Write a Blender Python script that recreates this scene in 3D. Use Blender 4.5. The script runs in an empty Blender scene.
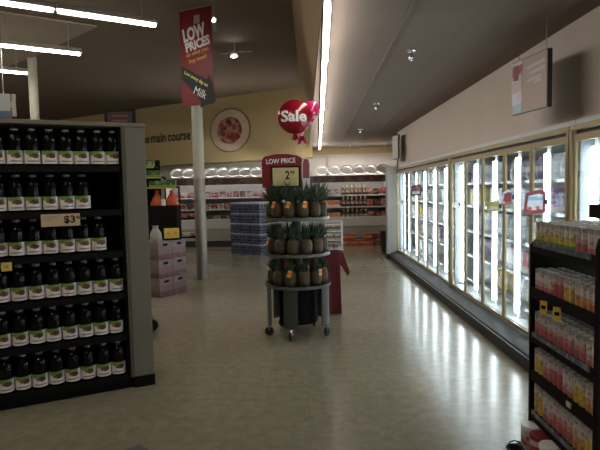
import bpy, bmesh, math, random
from mathutils import Matrix, Vector
random.seed(7)
PI = math.pi
scene = bpy.context.scene
C = scene.collection

# ------------------------------------------------------------------ camera, world, exposure
def make_camera():
    F, PHI, TH, YW = 520.0, 0.021, 0.0669906, 0.0110014
    f0 = Vector((-math.sin(YW), math.cos(YW), 0)); r0 = Vector((math.cos(YW), math.sin(YW), 0)); z = Vector((0, 0, 1))
    fw = f0*math.cos(TH) - z*math.sin(TH); u0 = z*math.cos(TH) + f0*math.sin(TH)
    X = r0*math.cos(PHI) - u0*math.sin(PHI); Y = r0*math.sin(PHI) + u0*math.cos(PHI)
    cam = bpy.data.cameras.new('camera'); cam.sensor_width = 36.0; cam.lens = F/600*36; cam.clip_end = 200; cam.clip_start = 0.05
    o = bpy.data.objects.new('camera', cam); C.objects.link(o)
    m = Matrix((X, Y, -fw)).transposed().to_4x4(); m.translation = (0, 0, 1.5)
    o.matrix_world = m
    scene.camera = o
make_camera()
w = bpy.data.worlds.new('World'); scene.world = w; w.use_nodes = True
w.node_tree.nodes['Background'].inputs[0].default_value = (1.0, 0.9, 0.78, 1)
w.node_tree.nodes['Background'].inputs[1].default_value = 0.004
vs = scene.view_settings
vs.view_transform = 'Standard'; vs.look = 'None'; vs.gamma = 1.0; vs.exposure = 0.15; vs.use_curve_mapping = False

E_CEIL = 36.0      # hanging tubes over the left hall
E_STRIP = 16.0     # strip along the bulkhead
E_FREEZER = 19.0   # tubes between the freezer doors
E_CASE = 10.0      # canopy tubes of the back cases
E_ADDED_HALL = 60.0     # unseen hall fixtures added to brighten the floor and juice shelf

# ------------------------------------------------------------------ materials
def nodes(name):
    m = bpy.data.materials.new(name); m.use_nodes = True
    nt = m.node_tree; b = nt.nodes['Principled BSDF']
    return m, nt, b
def N(nt, t, **kw):
    n = nt.nodes.new(t)
    for k, v in kw.items(): setattr(n, k, v)
    return n
def rgb(c): return (c[0], c[1], c[2], 1)
def mat(name, col, rough=0.55, metal=0.0, var=0.12, scale=14.0, bump=0.0, coat=0.0, spec=None):
    """plain surface with a little noise in its own colour"""
    m, nt, b = nodes(name)
    tc = N(nt, 'ShaderNodeTexCoord'); no = N(nt, 'ShaderNodeTexNoise'); no.inputs['Scale'].default_value = scale
    no.inputs['Detail'].default_value = 4
    nt.links.new(tc.outputs['Object'], no.inputs['Vector'])
    mx = N(nt, 'ShaderNodeMix', data_type='RGBA')
    mx.inputs[6].default_value = rgb([max(0, c*(1-var)) for c in col]); mx.inputs[7].default_value = rgb([min(1, c*(1+var)) for c in col])
    nt.links.new(no.outputs['Fac'], mx.inputs[0]); nt.links.new(mx.outputs[2], b.inputs['Base Color'])
    b.inputs['Roughness'].default_value = rough; b.inputs['Metallic'].default_value = metal
    if coat: b.inputs['Coat Weight'].default_value = coat; b.inputs['Coat Roughness'].default_value = 0.1
    b.inputs['Specular IOR Level'].default_value = spec if spec is not None else (0.15 if max(col) < 0.01 and rough > 0.5 else 0.5)
    if bump:
        bp = N(nt, 'ShaderNodeBump'); bp.inputs['Strength'].default_value = bump; bp.inputs['Distance'].default_value = 0.01
        nt.links.new(no.outputs['Fac'], bp.inputs['Height']); nt.links.new(bp.outputs['Normal'], b.inputs['Normal'])
    return m
def emit(name, col, strength):
    m, nt, b = nodes(name)
    b.inputs['Base Color'].default_value = (0.8, 0.8, 0.8, 1)
    b.inputs['Emission Color'].default_value = rgb(col); b.inputs['Emission Strength'].default_value = strength
    return m
def glass(name, tint=(0.93, 0.96, 0.96), gloss=0.07):
    m, nt, b = nodes(name); nt.nodes.remove(b)
    t = N(nt, 'ShaderNodeBsdfTransparent'); t.inputs[0].default_value = rgb(tint)
    g = N(nt, 'ShaderNodeBsdfGlossy'); g.inputs['Roughness'].default_value = 0.03
    lw = N(nt, 'ShaderNodeLayerWeight'); lw.inputs[0].default_value = 0.25
    mp = N(nt, 'ShaderNodeMapRange'); mp.inputs[3].default_value = gloss*0.6; mp.inputs[4].default_value = 0.35
    mx = N(nt, 'ShaderNodeMixShader')
    nt.links.new(lw.outputs['Fresnel'], mp.inputs[0]); nt.links.new(mp.outputs[0], mx.inputs[0])
    nt.links.new(t.outputs[0], mx.inputs[1]); nt.links.new(g.outputs[0], mx.inputs[2])
    nt.links.new(mx.outputs[0], nt.nodes['Material Output'].inputs[0])
    return m
def bands(name, stops, axis='Z', rough=0.45, blotch=0.0, scale=40.0, blotch_col=(0.8, 0.8, 0.8), coat=0.0):
    """printed packaging: colour bands along one object axis (generated 0..1) with printed blotches"""
    m, nt, b = nodes(name)
    tc = N(nt, 'ShaderNodeTexCoord'); sp = N(nt, 'ShaderNodeSeparateXYZ'); nt.links.new(tc.outputs['Generated'], sp.inputs[0])
    cr = N(nt, 'ShaderNodeValToRGB'); cr.color_ramp.interpolation = 'CONSTANT'
    el = cr.color_ramp.elements
    while len(el) < len(stops): el.new(0.5)
    for e, (p, c) in zip(el, stops): e.position = p; e.color = rgb(c)
    nt.links.new(sp.outputs[axis], cr.inputs[0])
    out = cr.outputs[0]
    if blotch:
        vo = N(nt, 'ShaderNodeTexNoise'); vo.inputs['Scale'].default_value = scale; vo.inputs['Detail'].default_value = 3
        oi = N(nt, 'ShaderNodeObjectInfo'); ad = N(nt, 'ShaderNodeVectorMath', operation='ADD')
        nt.links.new(tc.outputs['Object'], ad.inputs[0]); nt.links.new(oi.outputs['Location'], ad.inputs[1])
        nt.links.new(ad.outputs[0], vo.inputs['Vector'])
        th = N(nt, 'ShaderNodeMapRange'); th.inputs[1].default_value = 0.52; th.inputs[2].default_value = 0.6; th.inputs[4].default_value = blotch
        nt.links.new(vo.outputs['Fac'], th.inputs[0])
        mx = N(nt, 'ShaderNodeMix', data_type='RGBA'); mx.inputs[7].default_value = rgb(blotch_col)
        nt.links.new(th.outputs[0], mx.inputs[0]); nt.links.new(out, mx.inputs[6]); out = mx.outputs[2]
    nt.links.new(out, b.inputs['Base Color']); b.inputs['Roughness'].default_value = rough
    if coat: b.inputs['Coat Weight'].default_value = coat
    return m

def floor_material():
    m, nt, b = nodes('floor_tile')
    tc = N(nt, 'ShaderNodeTexCoord')
    n1 = N(nt, 'ShaderNodeTexNoise'); n1.inputs['Scale'].default_value = 13.0; n1.inputs['Detail'].default_value = 8; n1.inputs['Roughness'].default_value = 0.65
    n2 = N(nt, 'ShaderNodeTexNoise'); n2.inputs['Scale'].default_value = 1.3; n2.inputs['Detail'].default_value = 3
    br = N(nt, 'ShaderNodeTexBrick'); br.offset = 0.0; br.inputs['Scale'].default_value = 1.0
    br.inputs['Brick Width'].default_value = 0.305; br.inputs['Row Height'].default_value = 0.305
    br.inputs['Mortar Size'].default_value = 0.0022; br.inputs['Mortar Smooth'].default_value = 0.3
    br.inputs['Color1'].default_value = (1, 1, 1, 1); br.inputs['Color2'].default_value = (0.93, 0.93, 0.93, 1); br.inputs['Mortar'].default_value = (0.86, 0.85, 0.82, 1)
    for n in (n1, n2, br): nt.links.new(tc.outputs['Object'], n.inputs['Vector'])
    cr = N(nt, 'ShaderNodeValToRGB'); el = cr.color_ramp.elements
    el[0].position = 0.3; el[0].color = (0.225, 0.20, 0.14, 1); el[1].position = 0.72; el[1].color = (0.325, 0.29, 0.21, 1)
    nt.links.new(n1.outputs['Fac'], cr.inputs[0])
    mu = N(nt, 'ShaderNodeMix', data_type='RGBA', blend_type='MULTIPLY'); mu.inputs[0].default_value = 1.0
    nt.links.new(cr.outputs[0], mu.inputs[6]); nt.links.new(br.outputs['Color'], mu.inputs[7])
    nt.links.new(mu.outputs[2], b.inputs['Base Color'])
    mr = N(nt, 'ShaderNodeMapRange'); mr.inputs[1].default_value = 0.3; mr.inputs[2].default_value = 0.7; mr.inputs[3].default_value = 0.15; mr.inputs[4].default_value = 0.24
    nt.links.new(n2.outputs['Fac'], mr.inputs[0]); nt.links.new(mr.outputs[0], b.inputs['Roughness'])
    b.inputs['Specular IOR Level'].default_value = 0.5
    bp = N(nt, 'ShaderNodeBump'); bp.inputs['Strength'].default_value = 0.06; bp.inputs['Distance'].default_value = 0.004
    nt.links.new(n1.outputs['Fac'], bp.inputs['Height']); nt.links.new(bp.outputs['Normal'], b.inputs['Normal'])
    return m

def label_material():
    """juice label: pale paper, green leaf print on top, dark berry picture, grey print below"""
    m, nt, b = nodes('juice_label')
    uv = N(nt, 'ShaderNodeTexCoord'); sp = N(nt, 'ShaderNodeSeparateXYZ'); nt.links.new(uv.outputs['UV'], sp.inputs[0])
    no = N(nt, 'ShaderNodeTexNoise'); no.inputs['Scale'].default_value = 6.0; no.inputs['Detail'].default_value = 3
    oi = N(nt, 'ShaderNodeObjectInfo'); va = N(nt, 'ShaderNodeVectorMath', operation='ADD')
    nt.links.new(uv.outputs['UV'], va.inputs[0]); nt.links.new(oi.outputs['Random'], va.inputs[1]); nt.links.new(va.outputs[0], no.inputs['Vector'])
    def blob(cx, cy, rx, ry, wob):
        a = N(nt, 'ShaderNodeMath', operation='SUBTRACT'); a.inputs[1].default_value = cx; nt.links.new(sp.outputs['X'], a.inputs[0])
        a2 = N(nt, 'ShaderNodeMath', operation='DIVIDE'); a2.inputs[1].default_value = rx; nt.links.new(a.outputs[0], a2.inputs[0])
        c = N(nt, 'ShaderNodeMath', operation='SUBTRACT'); c.inputs[1].default_value = cy; nt.links.new(sp.outputs['Y'], c.inputs[0])
        c2 = N(nt, 'ShaderNodeMath', operation='DIVIDE'); c2.inputs[1].default_value = ry; nt.links.new(c.outputs[0], c2.inputs[0])
        p = N(nt, 'ShaderNodeMath', operation='MULTIPLY'); nt.links.new(a2.outputs[0], p.inputs[0]); nt.links.new(a2.outputs[0], p.inputs[1])
        q = N(nt, 'ShaderNodeMath', operation='MULTIPLY_ADD'); nt.links.new(c2.outputs[0], q.inputs[0]); nt.links.new(c2.outputs[0], q.inputs[1]); nt.links.new(p.outputs[0], q.inputs[2])
        r = N(nt, 'ShaderNodeMath', operation='MULTIPLY_ADD'); r.inputs[1].default_value = wob; nt.links.new(no.outputs['Fac'], r.inputs[0]); nt.links.new(q.outputs[0], r.inputs[2])
        s = N(nt, 'ShaderNodeMapRange'); s.inputs[1].default_value = 0.8+wob*.5; s.inputs[2].default_value = 1.2+wob*.5; s.inputs[3].default_value = 1.0; s.inputs[4].default_value = 0.0
        nt.links.new(r.outputs[0], s.inputs[0]); return s.outputs[0]
    out = None
    base = N(nt, 'ShaderNodeRGB'); base.outputs[0].default_value = (0.80, 0.74, 0.70, 1); out = base.outputs[0]
    for (args, col) in (((0.42, 0.86, 0.34, 0.2, 0.8), (0.16, 0.30, 0.05)), ((0.58, 0.62, 0.17, 0.2, 0.9), (0.10, 0.02, 0.02)), ((0.42, 0.6, 0.10, 0.1, 0.9), (0.28, 0.06, 0.04)), ((0.5, 0.2, 0.30, 0.055, 0.8), (0.25, 0.24, 0.27))):
        mx = N(nt, 'ShaderNodeMix', data_type='RGBA'); mx.inputs[7].default_value = rgb(col)
        nt.links.new(blob(*args), mx.inputs[0]); nt.links.new(out, mx.inputs[6]); out = mx.outputs[2]
    nt.links.new(out, b.inputs['Base Color']); b.inputs['Roughness'].default_value = 0.4
    return m

def platter_material():
    """picture of sliced red meat in the medallion"""
    m, nt, b = nodes('meat_picture')
    tc = N(nt, 'ShaderNodeTexCoord')
    v = N(nt, 'ShaderNodeTexVoronoi'); v.inputs['Scale'].default_value = 5.5
    n = N(nt, 'ShaderNodeTexNoise'); n.inputs['Scale'].default_value = 5; n.inputs['Detail'].default_value = 5
    for q in (v, n): nt.links.new(tc.outputs['Object'], q.inputs['Vector'])
    cr = N(nt, 'ShaderNodeValToRGB'); el = cr.color_ramp.elements
    el[0].position = 0.0; el[0].color = (0.24, 0.03, 0.022, 1); el[1].position = 0.75; el[1].color = (0.5, 0.3, 0.24, 1)
    e = el.new(0.35); e.color = (0.30, 0.045, 0.035, 1)
    nt.links.new(v.outputs['Distance'], cr.inputs[0])
    c2 = N(nt, 'ShaderNodeValToRGB'); l2 = c2.color_ramp.elements; l2[0].position = 0.36; l2[0].color = (0.22, 0.16, 0.17, 1); l2[1].position = 0.46; l2[1].color = (1, 1, 1, 1)
    nt.links.new(n.outputs['Fac'], c2.inputs[0])
    mu = N(nt, 'ShaderNodeMix', data_type='RGBA', blend_type='MULTIPLY'); mu.inputs[0].default_value = 1
    nt.links.new(cr.outputs[0], mu.inputs[6]); nt.links.new(c2.outputs[0], mu.inputs[7]); nt.links.new(mu.outputs[2], b.inputs['Base Color'])
    b.inputs['Roughness'].default_value = 0.5
    return m
def dots_material():
    m, nt, b = nodes('dotted_foil')
    tc = N(nt, 'ShaderNodeTexCoord'); v = N(nt, 'ShaderNodeTexVoronoi'); v.inputs['Scale'].default_value = 16
    nt.links.new(tc.outputs['Object'], v.inputs['Vector'])
    cr = N(nt, 'ShaderNodeValToRGB'); el = cr.color_ramp.elements; cr.color_ramp.interpolation = 'CONSTANT'
    el[0].color = (0.85, 0.45, 0.55, 1); el[1].position = 0.3; el[1].color = (0.62, 0.02, 0.13, 1)
    nt.links.new(v.outputs['Distance'], cr.inputs[0]); nt.links.new(cr.outputs[0], b.inputs['Base Color'])
    b.inputs['Roughness'].default_value = 0.2; b.inputs['Coat Weight'].default_value = 0.5
    return m
def ceiling_material(name, col, rot):
    m, nt, b = nodes(name)
    tc = N(nt, 'ShaderNodeTexCoord'); mp = N(nt, 'ShaderNodeMapping'); mp.inputs['Rotation'].default_value = (0, 0, rot)
    n = N(nt, 'ShaderNodeTexNoise'); n.inputs['Scale'].default_value = 40; n.inputs['Detail'].default_value = 6
    br = N(nt, 'ShaderNodeTexBrick'); br.offset = 0; br.inputs['Scale'].default_value = 1; br.inputs['Brick Width'].default_value = 0.61; br.inputs['Row Height'].default_value = 1.22
    br.inputs['Mortar Size'].default_value = 0.006; br.inputs['Mortar Smooth'].default_value = 0.4
    br.inputs['Color1'].default_value = rgb(col); br.inputs['Color2'].default_value = rgb([c*0.96 for c in col]); br.inputs['Mortar'].default_value = rgb([c*0.86 for c in col])
    nt.links.new(tc.outputs['Object'], mp.inputs['Vector']); nt.links.new(mp.outputs[0], br.inputs['Vector']); nt.links.new(tc.outputs['Object'], n.inputs['Vector'])
    nt.links.new(br.outputs['Color'], b.inputs['Base Color']); b.inputs['Roughness'].default_value = 0.9
    bp = N(nt, 'ShaderNodeBump'); bp.inputs['Strength'].default_value = 0.15; bp.inputs['Distance'].default_value = 0.004
    nt.links.new(n.outputs['Fac'], bp.inputs['Height']); nt.links.new(bp.outputs['Normal'], b.inputs['Normal'])
    return m

M = dict(
    floor=floor_material(), juice_label=label_material(), meat_picture=platter_material(), dotted=dots_material(),
    ceil_hall=ceiling_material('hall_ceiling_tile', (0.195, 0.15, 0.108), 0.5),
    ceil_aisle=ceiling_material('aisle_ceiling_tile', (0.195, 0.147, 0.115), 0.0),
    lit_patch=mat('lit_ceiling_tone', (0.36, 0.30, 0.23), 0.9, var=0.05),  # lit part of the hall ceiling, its light painted as a paler colour
    yellow=mat('ochre_paint', (0.50, 0.39, 0.20), 0.8, var=0.04, scale=3),
    white_wall=mat('white_paint', (0.62, 0.57, 0.52), 0.8, var=0.04, scale=3),
    beige_wall=mat('beige_paint', (0.64, 0.555, 0.48), 0.8, var=0.05, scale=2.5),
    bulk=mat('bulkhead_paint', (0.42, 0.31, 0.18), 0.85, var=0.05, scale=3),
    pier=mat('pale_laminate', (0.42, 0.41, 0.38), 0.5, var=0.04),
    pole=mat('cream_pole_paint', (0.44, 0.42, 0.34), 0.45, var=0.06),
    pole_metal=mat('scuffed_steel', (0.30, 0.28, 0.25), 0.4, 0.5, var=0.15),
    housing=mat('fixture_enamel', (0.30, 0.27, 0.24), 0.5),
    black=mat('black_shelf_metal', (0.006, 0.006, 0.0055), 0.8, var=0.2),
    shelf_edge=mat('black_shelf_edge', (0.006, 0.006, 0.006), 0.6),
    grey_panel=mat('grey_laminate', (0.18, 0.162, 0.13), 0.6, var=0.06),
    grey_post=mat('grey_upright', (0.10, 0.09, 0.065), 0.5, var=0.08),
    bottle=mat('dark_juice_bottle', (0.0025, 0.002, 0.0025), 0.2, var=0.2, spec=0.25),
    cap=mat('grey_screw_cap', (0.30, 0.28, 0.27), 0.45),
    tag_paper=mat('tan_tag_paper', (0.62, 0.46, 0.28), 0.6, var=0.05),
    yellow_card=mat('yellow_card', (0.75, 0.52, 0.10), 0.6, var=0.05),
    cream_card=mat('cream_card', (0.60, 0.53, 0.26), 0.6, var=0.05),
    ink=mat('black_ink', (0.007, 0.006, 0.006), 0.8),
    brown_ink=mat('brown_letter', (0.05, 0.035, 0.02), 0.6),
    white_ink=mat('white_ink', (0.80, 0.80, 0.78), 0.5, var=0.02),
    grey_ink=mat('pale_grey_ink', (0.58, 0.55, 0.52), 0.5, var=0.02),
    faint_ink=mat('faint_ink', (0.42, 0.33, 0.25), 0.6, var=0.02),
    orange_ink=mat('orange_ink', (0.75, 0.33, 0.04), 0.5),
    yellow_ink=mat('yellow_ink', (0.75, 0.62, 0.15), 0.5),
    red_vinyl=mat('red_vinyl', (0.19, 0.009, 0.013), 0.45, var=0.08),
    arrow=mat('dark_teal_vinyl', (0.006, 0.015, 0.016), 0.6),
    sign_red=mat('sign_red', (0.19, 0.008, 0.014), 0.45, var=0.06),
    foil_red=mat('red_foil', (0.30, 0.006, 0.02), 0.2, 0.25, var=0.05, coat=0.6),
    string=mat('pale_ribbon', (0.5, 0.35, 0.33), 0.6),
    medallion=mat('cream_medallion', (0.60, 0.47, 0.33), 0.6, var=0.05),
    medallion_rim=mat('brown_rim', (0.22, 0.15, 0.08), 0.5),
    rim=mat('smoky_grey_plastic', (0.12, 0.125, 0.11), 0.3, var=0.06),
    drum=mat('grey_drum_plastic', (0.06, 0.064, 0.057), 0.4, var=0.1),
    rubber=mat('black_rubber', (0.012, 0.012, 0.012), 0.6),
    steel=mat('bright_steel', (0.6, 0.6, 0.6), 0.25, 0.9),
    pine=mat('pineapple_skin', (0.075, 0.05, 0.02), 0.6, var=0.55, scale=60, bump=0.6),
    crown=mat('pineapple_crown', (0.05, 0.078, 0.045), 0.5, var=0.4, scale=30),
    tag_orange=bands('orange_tag', [(0, (0.75, 0.38, 0.05)), (0.45, (0.70, 0.12, 0.03)), (0.75, (0.85, 0.55, 0.12))], 'Z'),
    cloth=mat('red_cloth', (0.115, 0.012, 0.012), 0.85, var=0.12, scale=25),
    white_wire=mat('white_wire', (0.7, 0.7, 0.68), 0.4),
    gold=mat('champagne_aluminium', (0.36, 0.285, 0.155), 0.4, 0.4, var=0.06),
    gold_dark=mat('dark_slot', (0.03, 0.027, 0.022), 0.6),
    freezer_in=mat('freezer_liner', (0.62, 0.66, 0.68), 0.45, var=0.03),
    bumper=mat('dark_grey_bumper', (0.026, 0.023, 0.019), 0.6),
    seam=mat('ceiling_seam', (0.20, 0.15, 0.115), 0.9),
    maroon_ink=mat('maroon_ink', (0.085, 0.03, 0.022), 0.7),
    end_grey=mat('grey_freezer_end', (0.16, 0.18, 0.2), 0.5),
    freezer_base=mat('grey_base_enamel', (0.10, 0.09, 0.078), 0.5, var=0.08),
    kick=mat('dark_kick_rubber', (0.016, 0.017, 0.02), 0.5, var=0.2),
    wire=mat('grey_wire_shelf', (0.42, 0.44, 0.45), 0.4, 0.3),
    glass=glass('freezer_glass'),
    case_white=mat('white_case_enamel', (0.58, 0.58, 0.54), 0.35, var=0.03),
    case_inner=mat('case_liner', (0.30, 0.29, 0.27), 0.4, var=0.05),
    case_grey=mat('grey_case_enamel', (0.36, 0.35, 0.31), 0.4, var=0.05),
    case_dark=mat('dark_case_kick', (0.03, 0.03, 0.03), 0.5),
    valance=bands('valance_print', [(0, (0.07, 0.025, 0.02)), (0.5, (0.06, 0.022, 0.018))], 'X', blotch=0.7, scale=6, blotch_col=(0.16, 0.10, 0.07)),
    foil=mat('aluminium_foil', (0.80, 0.80, 0.80), 0.3, 0.45, var=0.1, bump=0.1),
    rack=mat('dark_brown_rack', (0.006, 0.0035, 0.003), 0.85, var=0.15),
    rack_strip=bands('price_strip', [(0, (0.05, 0.065, 0.09)), (0.5, (0.05, 0.065, 0.09))], 'Y', blotch=0.9, scale=30, blotch_col=(0.22, 0.22, 0.23)),
    sign_brown=mat('taupe_sign_board', (0.50, 0.39, 0.33), 0.6, var=0.05),
    sign_edge=mat('dark_sign_edge', (0.04, 0.035, 0.035), 0.5),
    sign_pic=bands('frozen_picture', [(0, (0.40, 0.52, 0.62)), (0.18, (0.60, 0.62, 0.68)), (0.4, (0.62, 0.42, 0.48)), (0.62, (0.52, 0.56, 0.64)), (0.72, (0.42, 0.05, 0.07)), (0.9, (0.6, 0.6, 0.64))], 'Z', blotch=0.8, scale=9, blotch_col=(0.55, 0.40, 0.50)),
    green_pack=bands('green_pack', [(0, (0.28, 0.30, 0.04)), (0.25, (0.04, 0.12, 0.03)), (0.8, (0.05, 0.07, 0.03))], 'Z', blotch=0.7, scale=18, blotch_col=(0.30, 0.36, 0.22)),
    lime_strip=mat('lime_price_strip', (0.33, 0.36, 0.04), 0.5),
    orange_bag=mat('orange_bag', (0.60, 0.09, 0.03), 0.35, var=0.25, scale=20, coat=0.3),
    mat_grey=mat('blue_grey_mat', (0.10, 0.105, 0.125), 0.9, var=0.2, scale=60),
    water=bands('water_wrap', [(0, (0.012, 0.02, 0.05)), (0.16, (0.10, 0.12, 0.16)), (0.26, (0.013, 0.028, 0.085)), (0.5, (0.13, 0.11, 0.15)), (0.58, (0.015, 0.035, 0.10)), (0.84, (0.10, 0.135, 0.18))], 'Z', rough=0.25, blotch=0.75, scale=24, blotch_col=(0.17, 0.17, 0.21), coat=0.1),
    pink_carton=bands('pink_carton', [(0, (0.15, 0.075, 0.08)), (0.3, (0.23, 0.15, 0.15)), (0.62, (0.25, 0.2, 0.21))], 'Z', blotch=0.75, scale=10, blotch_col=(0.25, 0.13, 0.14)),
    ceil_tube=emit('hall_tube', (1.0, 0.93, 0.82), E_CEIL),
    strip_tube=emit('strip_tube', (1.0, 0.95, 0.88), E_STRIP),
    freezer_tube=emit('freezer_tube', (0.86, 0.95, 1.0), E_FREEZER),
    case_tube=emit('case_tube', (1.0, 0.95, 0.93), E_CASE),
    added_uplight=emit('added_uplight', (1.0, 0.96, 0.9), 45.0),  # uplight added on top of the back cases
    added_back_tube=emit('added_back_hall_tube', (1.0, 0.92, 0.78), 50.0),  # unseen hall tubes added to light the ochre soffit
    hall_tube=emit('added_hall_tube', (1.0, 0.90, 0.72), E_ADDED_HALL),  # unseen hall tubes added for the floor and bottle labels
    spot_lens=emit('spot_lens', (1.0, 0.97, 0.9), 14.0),
)

# ------------------------------------------------------------------ mesh building
class MB:
    """collects faces of ONE part"""
    def __init__(s): s.bm = bmesh.new()
    def box(s, x0, x1, y0, y1, z0, z1, mtx=None):
        v = [s.bm.verts.new(p) for p in ((x0,y0,z0),(x1,y0,z0),(x1,y1,z0),(x0,y1,z0),(x0,y0,z1),(x1,y0,z1),(x1,y1,z1),(x0,y1,z1))]
        for f in ((0,3,2,1),(4,5,6,7),(0,1,5,4),(1,2,6,5),(2,3,7,6),(3,0,4,7)): s.bm.faces.new([v[i] for i in f])
        if mtx is not None:
            for q in v: q.co = mtx @ q.co
        return s
    def lathe(s, prof, seg=20, cx=0, cy=0, sx=1, sy=1, mtx=None):
        rings = []; new = []
        for r, z in prof:
            if r < 1e-5:
                q = s.bm.verts.new((cx, cy, z)); rings.append([q]); new.append(q)
            else:
                ring = [s.bm.verts.new((cx+sx*r*math.cos(2*PI*i/seg), cy+sy*r*math.sin(2*PI*i/seg), z)) for i in range(seg)]
                rings.append(ring); new += ring
        for a, b in zip(rings, rings[1:]):
            for i in range(seg):
                j = (i+1) % seg
                if len(a) == 1 and len(b) == 1: continue
                if len(a) == 1: s.bm.faces.new((a[0], b[i], b[j])) if False else s.bm.faces.new((a[0], b[j], b[i]))
                elif len(b) == 1: s.bm.faces.new((a[i], a[j], b[0]))
                else: s.bm.faces.new((a[i], a[j], b[j], b[i]))
        if mtx is not None:
            for q in new: q.co = mtx @ q.co
        return s
    def prism(s, poly, d0, d1, axis='Z', mtx=None):
        """poly in the two remaining axes (X: y,z; Y: x,z; Z: x,y)"""
        def P(p, d): return {'X': (d, p[0], p[1]), 'Y': (p[0], d, p[1]), 'Z': (p[0], p[1], d)}[axis]
        a = [s.bm.verts.new(P(p, d0)) for p in poly]; b = [s.bm.verts.new(P(p, d1)) for p in poly]
        n = len(poly)
        s.bm.faces.new(a); s.bm.faces.new(list(reversed(b)))
        for i in range(n): s.bm.faces.new((a[i], b[i], b[(i+1) % n], a[(i+1) % n]))
        if mtx is not None:
            for q in a+b: q.co = mtx @ q.co
        return s
    def tube(s, pts, r, seg=8):
        pts = [Vector(p) for p in pts]; rings = []
        for i, p in enumerate(pts):
            t = (pts[min(i+1, len(pts)-1)] - pts[max(i-1, 0)]).normalized()
            a = Vector((0, 0, 1)) if abs(t.z) < 0.9 else Vector((1, 0, 0))
            u = t.cross(a).normalized(); v = t.cross(u)
            rings.append([s.bm.verts.new(p + r*(u*math.cos(2*PI*k/seg) + v*math.sin(2*PI*k/seg))) for k in range(seg)])
        for a, b in zip(rings, rings[1:]):
            for k in range(seg): s.bm.faces.new((a[k], a[(k+1) % seg], b[(k+1) % seg], b[k]))
        s.bm.faces.new(rings[0]); s.bm.faces.new(list(reversed(rings[-1])))
        return s
    def quad(s, *p):
        s.bm.faces.new([s.bm.verts.new(q) for q in p]); return s
    def build(s, name, material, parent=None, bev=0.0, smooth=False, loc=None, rz=0):
        bmesh.ops.recalc_face_normals(s.bm, faces=s.bm.faces[:])
        me = bpy.data.meshes.new(name)
        if bev > 0:
            bmesh.ops.bevel(s.bm, geom=[e for e in s.bm.edges if len(e.link_faces) == 2 and e.calc_face_angle(0) > 0.6], offset=bev, segments=2, profile=0.6, affect='EDGES', clamp_overlap=True)
        if smooth:
            for f in s.bm.faces: f.smooth = True
        s.bm.to_mesh(me); s.bm.free()
        if smooth:
            try: me.set_sharp_from_angle(angle=math.radians(40))
            except Exception: pass
        me.materials.append(material)
        o = bpy.data.objects.new(name, me); C.objects.link(o)
        if parent is not None: o.parent = parent
        if loc is not None: o.location = loc
        if rz: o.rotation_euler = (0, 0, rz)
        return o
def B(x0, x1, y0, y1, z0, z1): return MB().box(x0, x1, y0, y1, z0, z1)
def tag(o, label, cat, group=None):
    o['label'] = label; o['category'] = cat
    if group: o['group'] = group
    return o
def thing(name, label, cat, loc=(0,0,0), rz=0, group=None):
    o = bpy.data.objects.new(name, None); C.objects.link(o); o.location = loc; o.rotation_euler = (0, 0, rz)
    o.empty_display_size = 0.1
    return tag(o, label, cat, group)
def struct(o): o['kind'] = 'structure'; return o
def dup(src, loc, rz, label, group=None, rot=None):
    r = src.copy(); C.objects.link(r); r.location = loc
    r.rotation_euler = rot if rot is not None else (0, 0, rz)
    r['label'] = label
    if group: r['group'] = group
    for ch in list(src.children):
        c = ch.copy(); C.objects.link(c); c.parent = r
        for g in list(ch.children):
            d = g.copy(); C.objects.link(d); d.parent = c
    return r
def lettering(body, parent, material, box, y=0.0, rot=0.0, bold=0.0, name='lettering', shear=0.0, flip=False):
    """raised letters in the x-z plane facing -y of the parent, fitted to box = (x centre, z centre, width, height)"""
    cu = bpy.data.curves.new('t', 'FONT'); cu.body = body; cu.size = 1; cu.offset = bold; cu.extrude = 0.02; cu.shear = shear
    cu.align_x = 'CENTER'; cu.resolution_u = 3
    t = bpy.data.objects.new('t', cu); C.objects.link(t)
    dg = bpy.context.evaluated_depsgraph_get(); me = bpy.data.meshes.new_from_object(t.evaluated_get(dg))
    bpy.data.objects.remove(t); bpy.data.curves.remove(cu)
    xs = [v.co.x for v in me.vertices]; ys = [v.co.y for v in me.vertices]
    cx, cy = (min(xs)+max(xs))/2, (min(ys)+max(ys))/2; kx = box[2]/(max(xs)-min(xs)); ky = box[3]/(max(ys)-min(ys))
    cr, sr = math.cos(rot), math.sin(rot)
    for v in me.vertices:
        a, c = (v.co.x-cx)*kx, (v.co.y-cy)*ky
        v.co = Vector((box[0]+a*cr-c*sr, y - v.co.z*0.06, box[1]+a*sr+c*cr))
    me.materials.clear(); me.materials.append(material); me.name = name
    o = bpy.data.objects.new(name, me); C.objects.link(o)
    if parent is not None: o.parent = parent
    return o
ORD = 'zeroth first second third fourth fifth sixth seventh eighth ninth tenth eleventh twelfth thirteenth fourteenth fifteenth sixteenth seventeenth eighteenth'.split()

# ------------------------------------------------------------------ room shell
RC, LC = 2.71, 4.39
A30 = math.radians(30); DL = Vector((-math.cos(A30), math.sin(A30), 0)); NL = Vector((-math.sin(A30), -math.cos(A30), 0))   # back wall of the hall: leftwards, and its normal
def on(p, t, d): return (p[0]+DL.x*t - NL.x*d, p[1]+DL.y*t - NL.y*d)
struct(B(-14, 4, -5, 24, -0.1, 0).build('floor', M['floor']))
struct(B(-14, 0.1, -5, 24, LC, LC+0.1).build('ceiling_hall', M['ceil_hall']))
struct(B(0.14, 2.9, -5, 16.2, RC, RC+0.1).build('ceiling_aisle', M['ceil_aisle']))
mb = MB(); mb.prism([(-0.20, LC), (0.11, RC), (0.14, RC), (0.14, RC+.1), (-0.10, LC)], -5, 2.0, 'Y')
struct(mb.build('beam_bulkhead_front', M['bulk']))
mb = MB()
a0, b0 = (-0.20, 0.105), (-0.07, 0.395)
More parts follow.
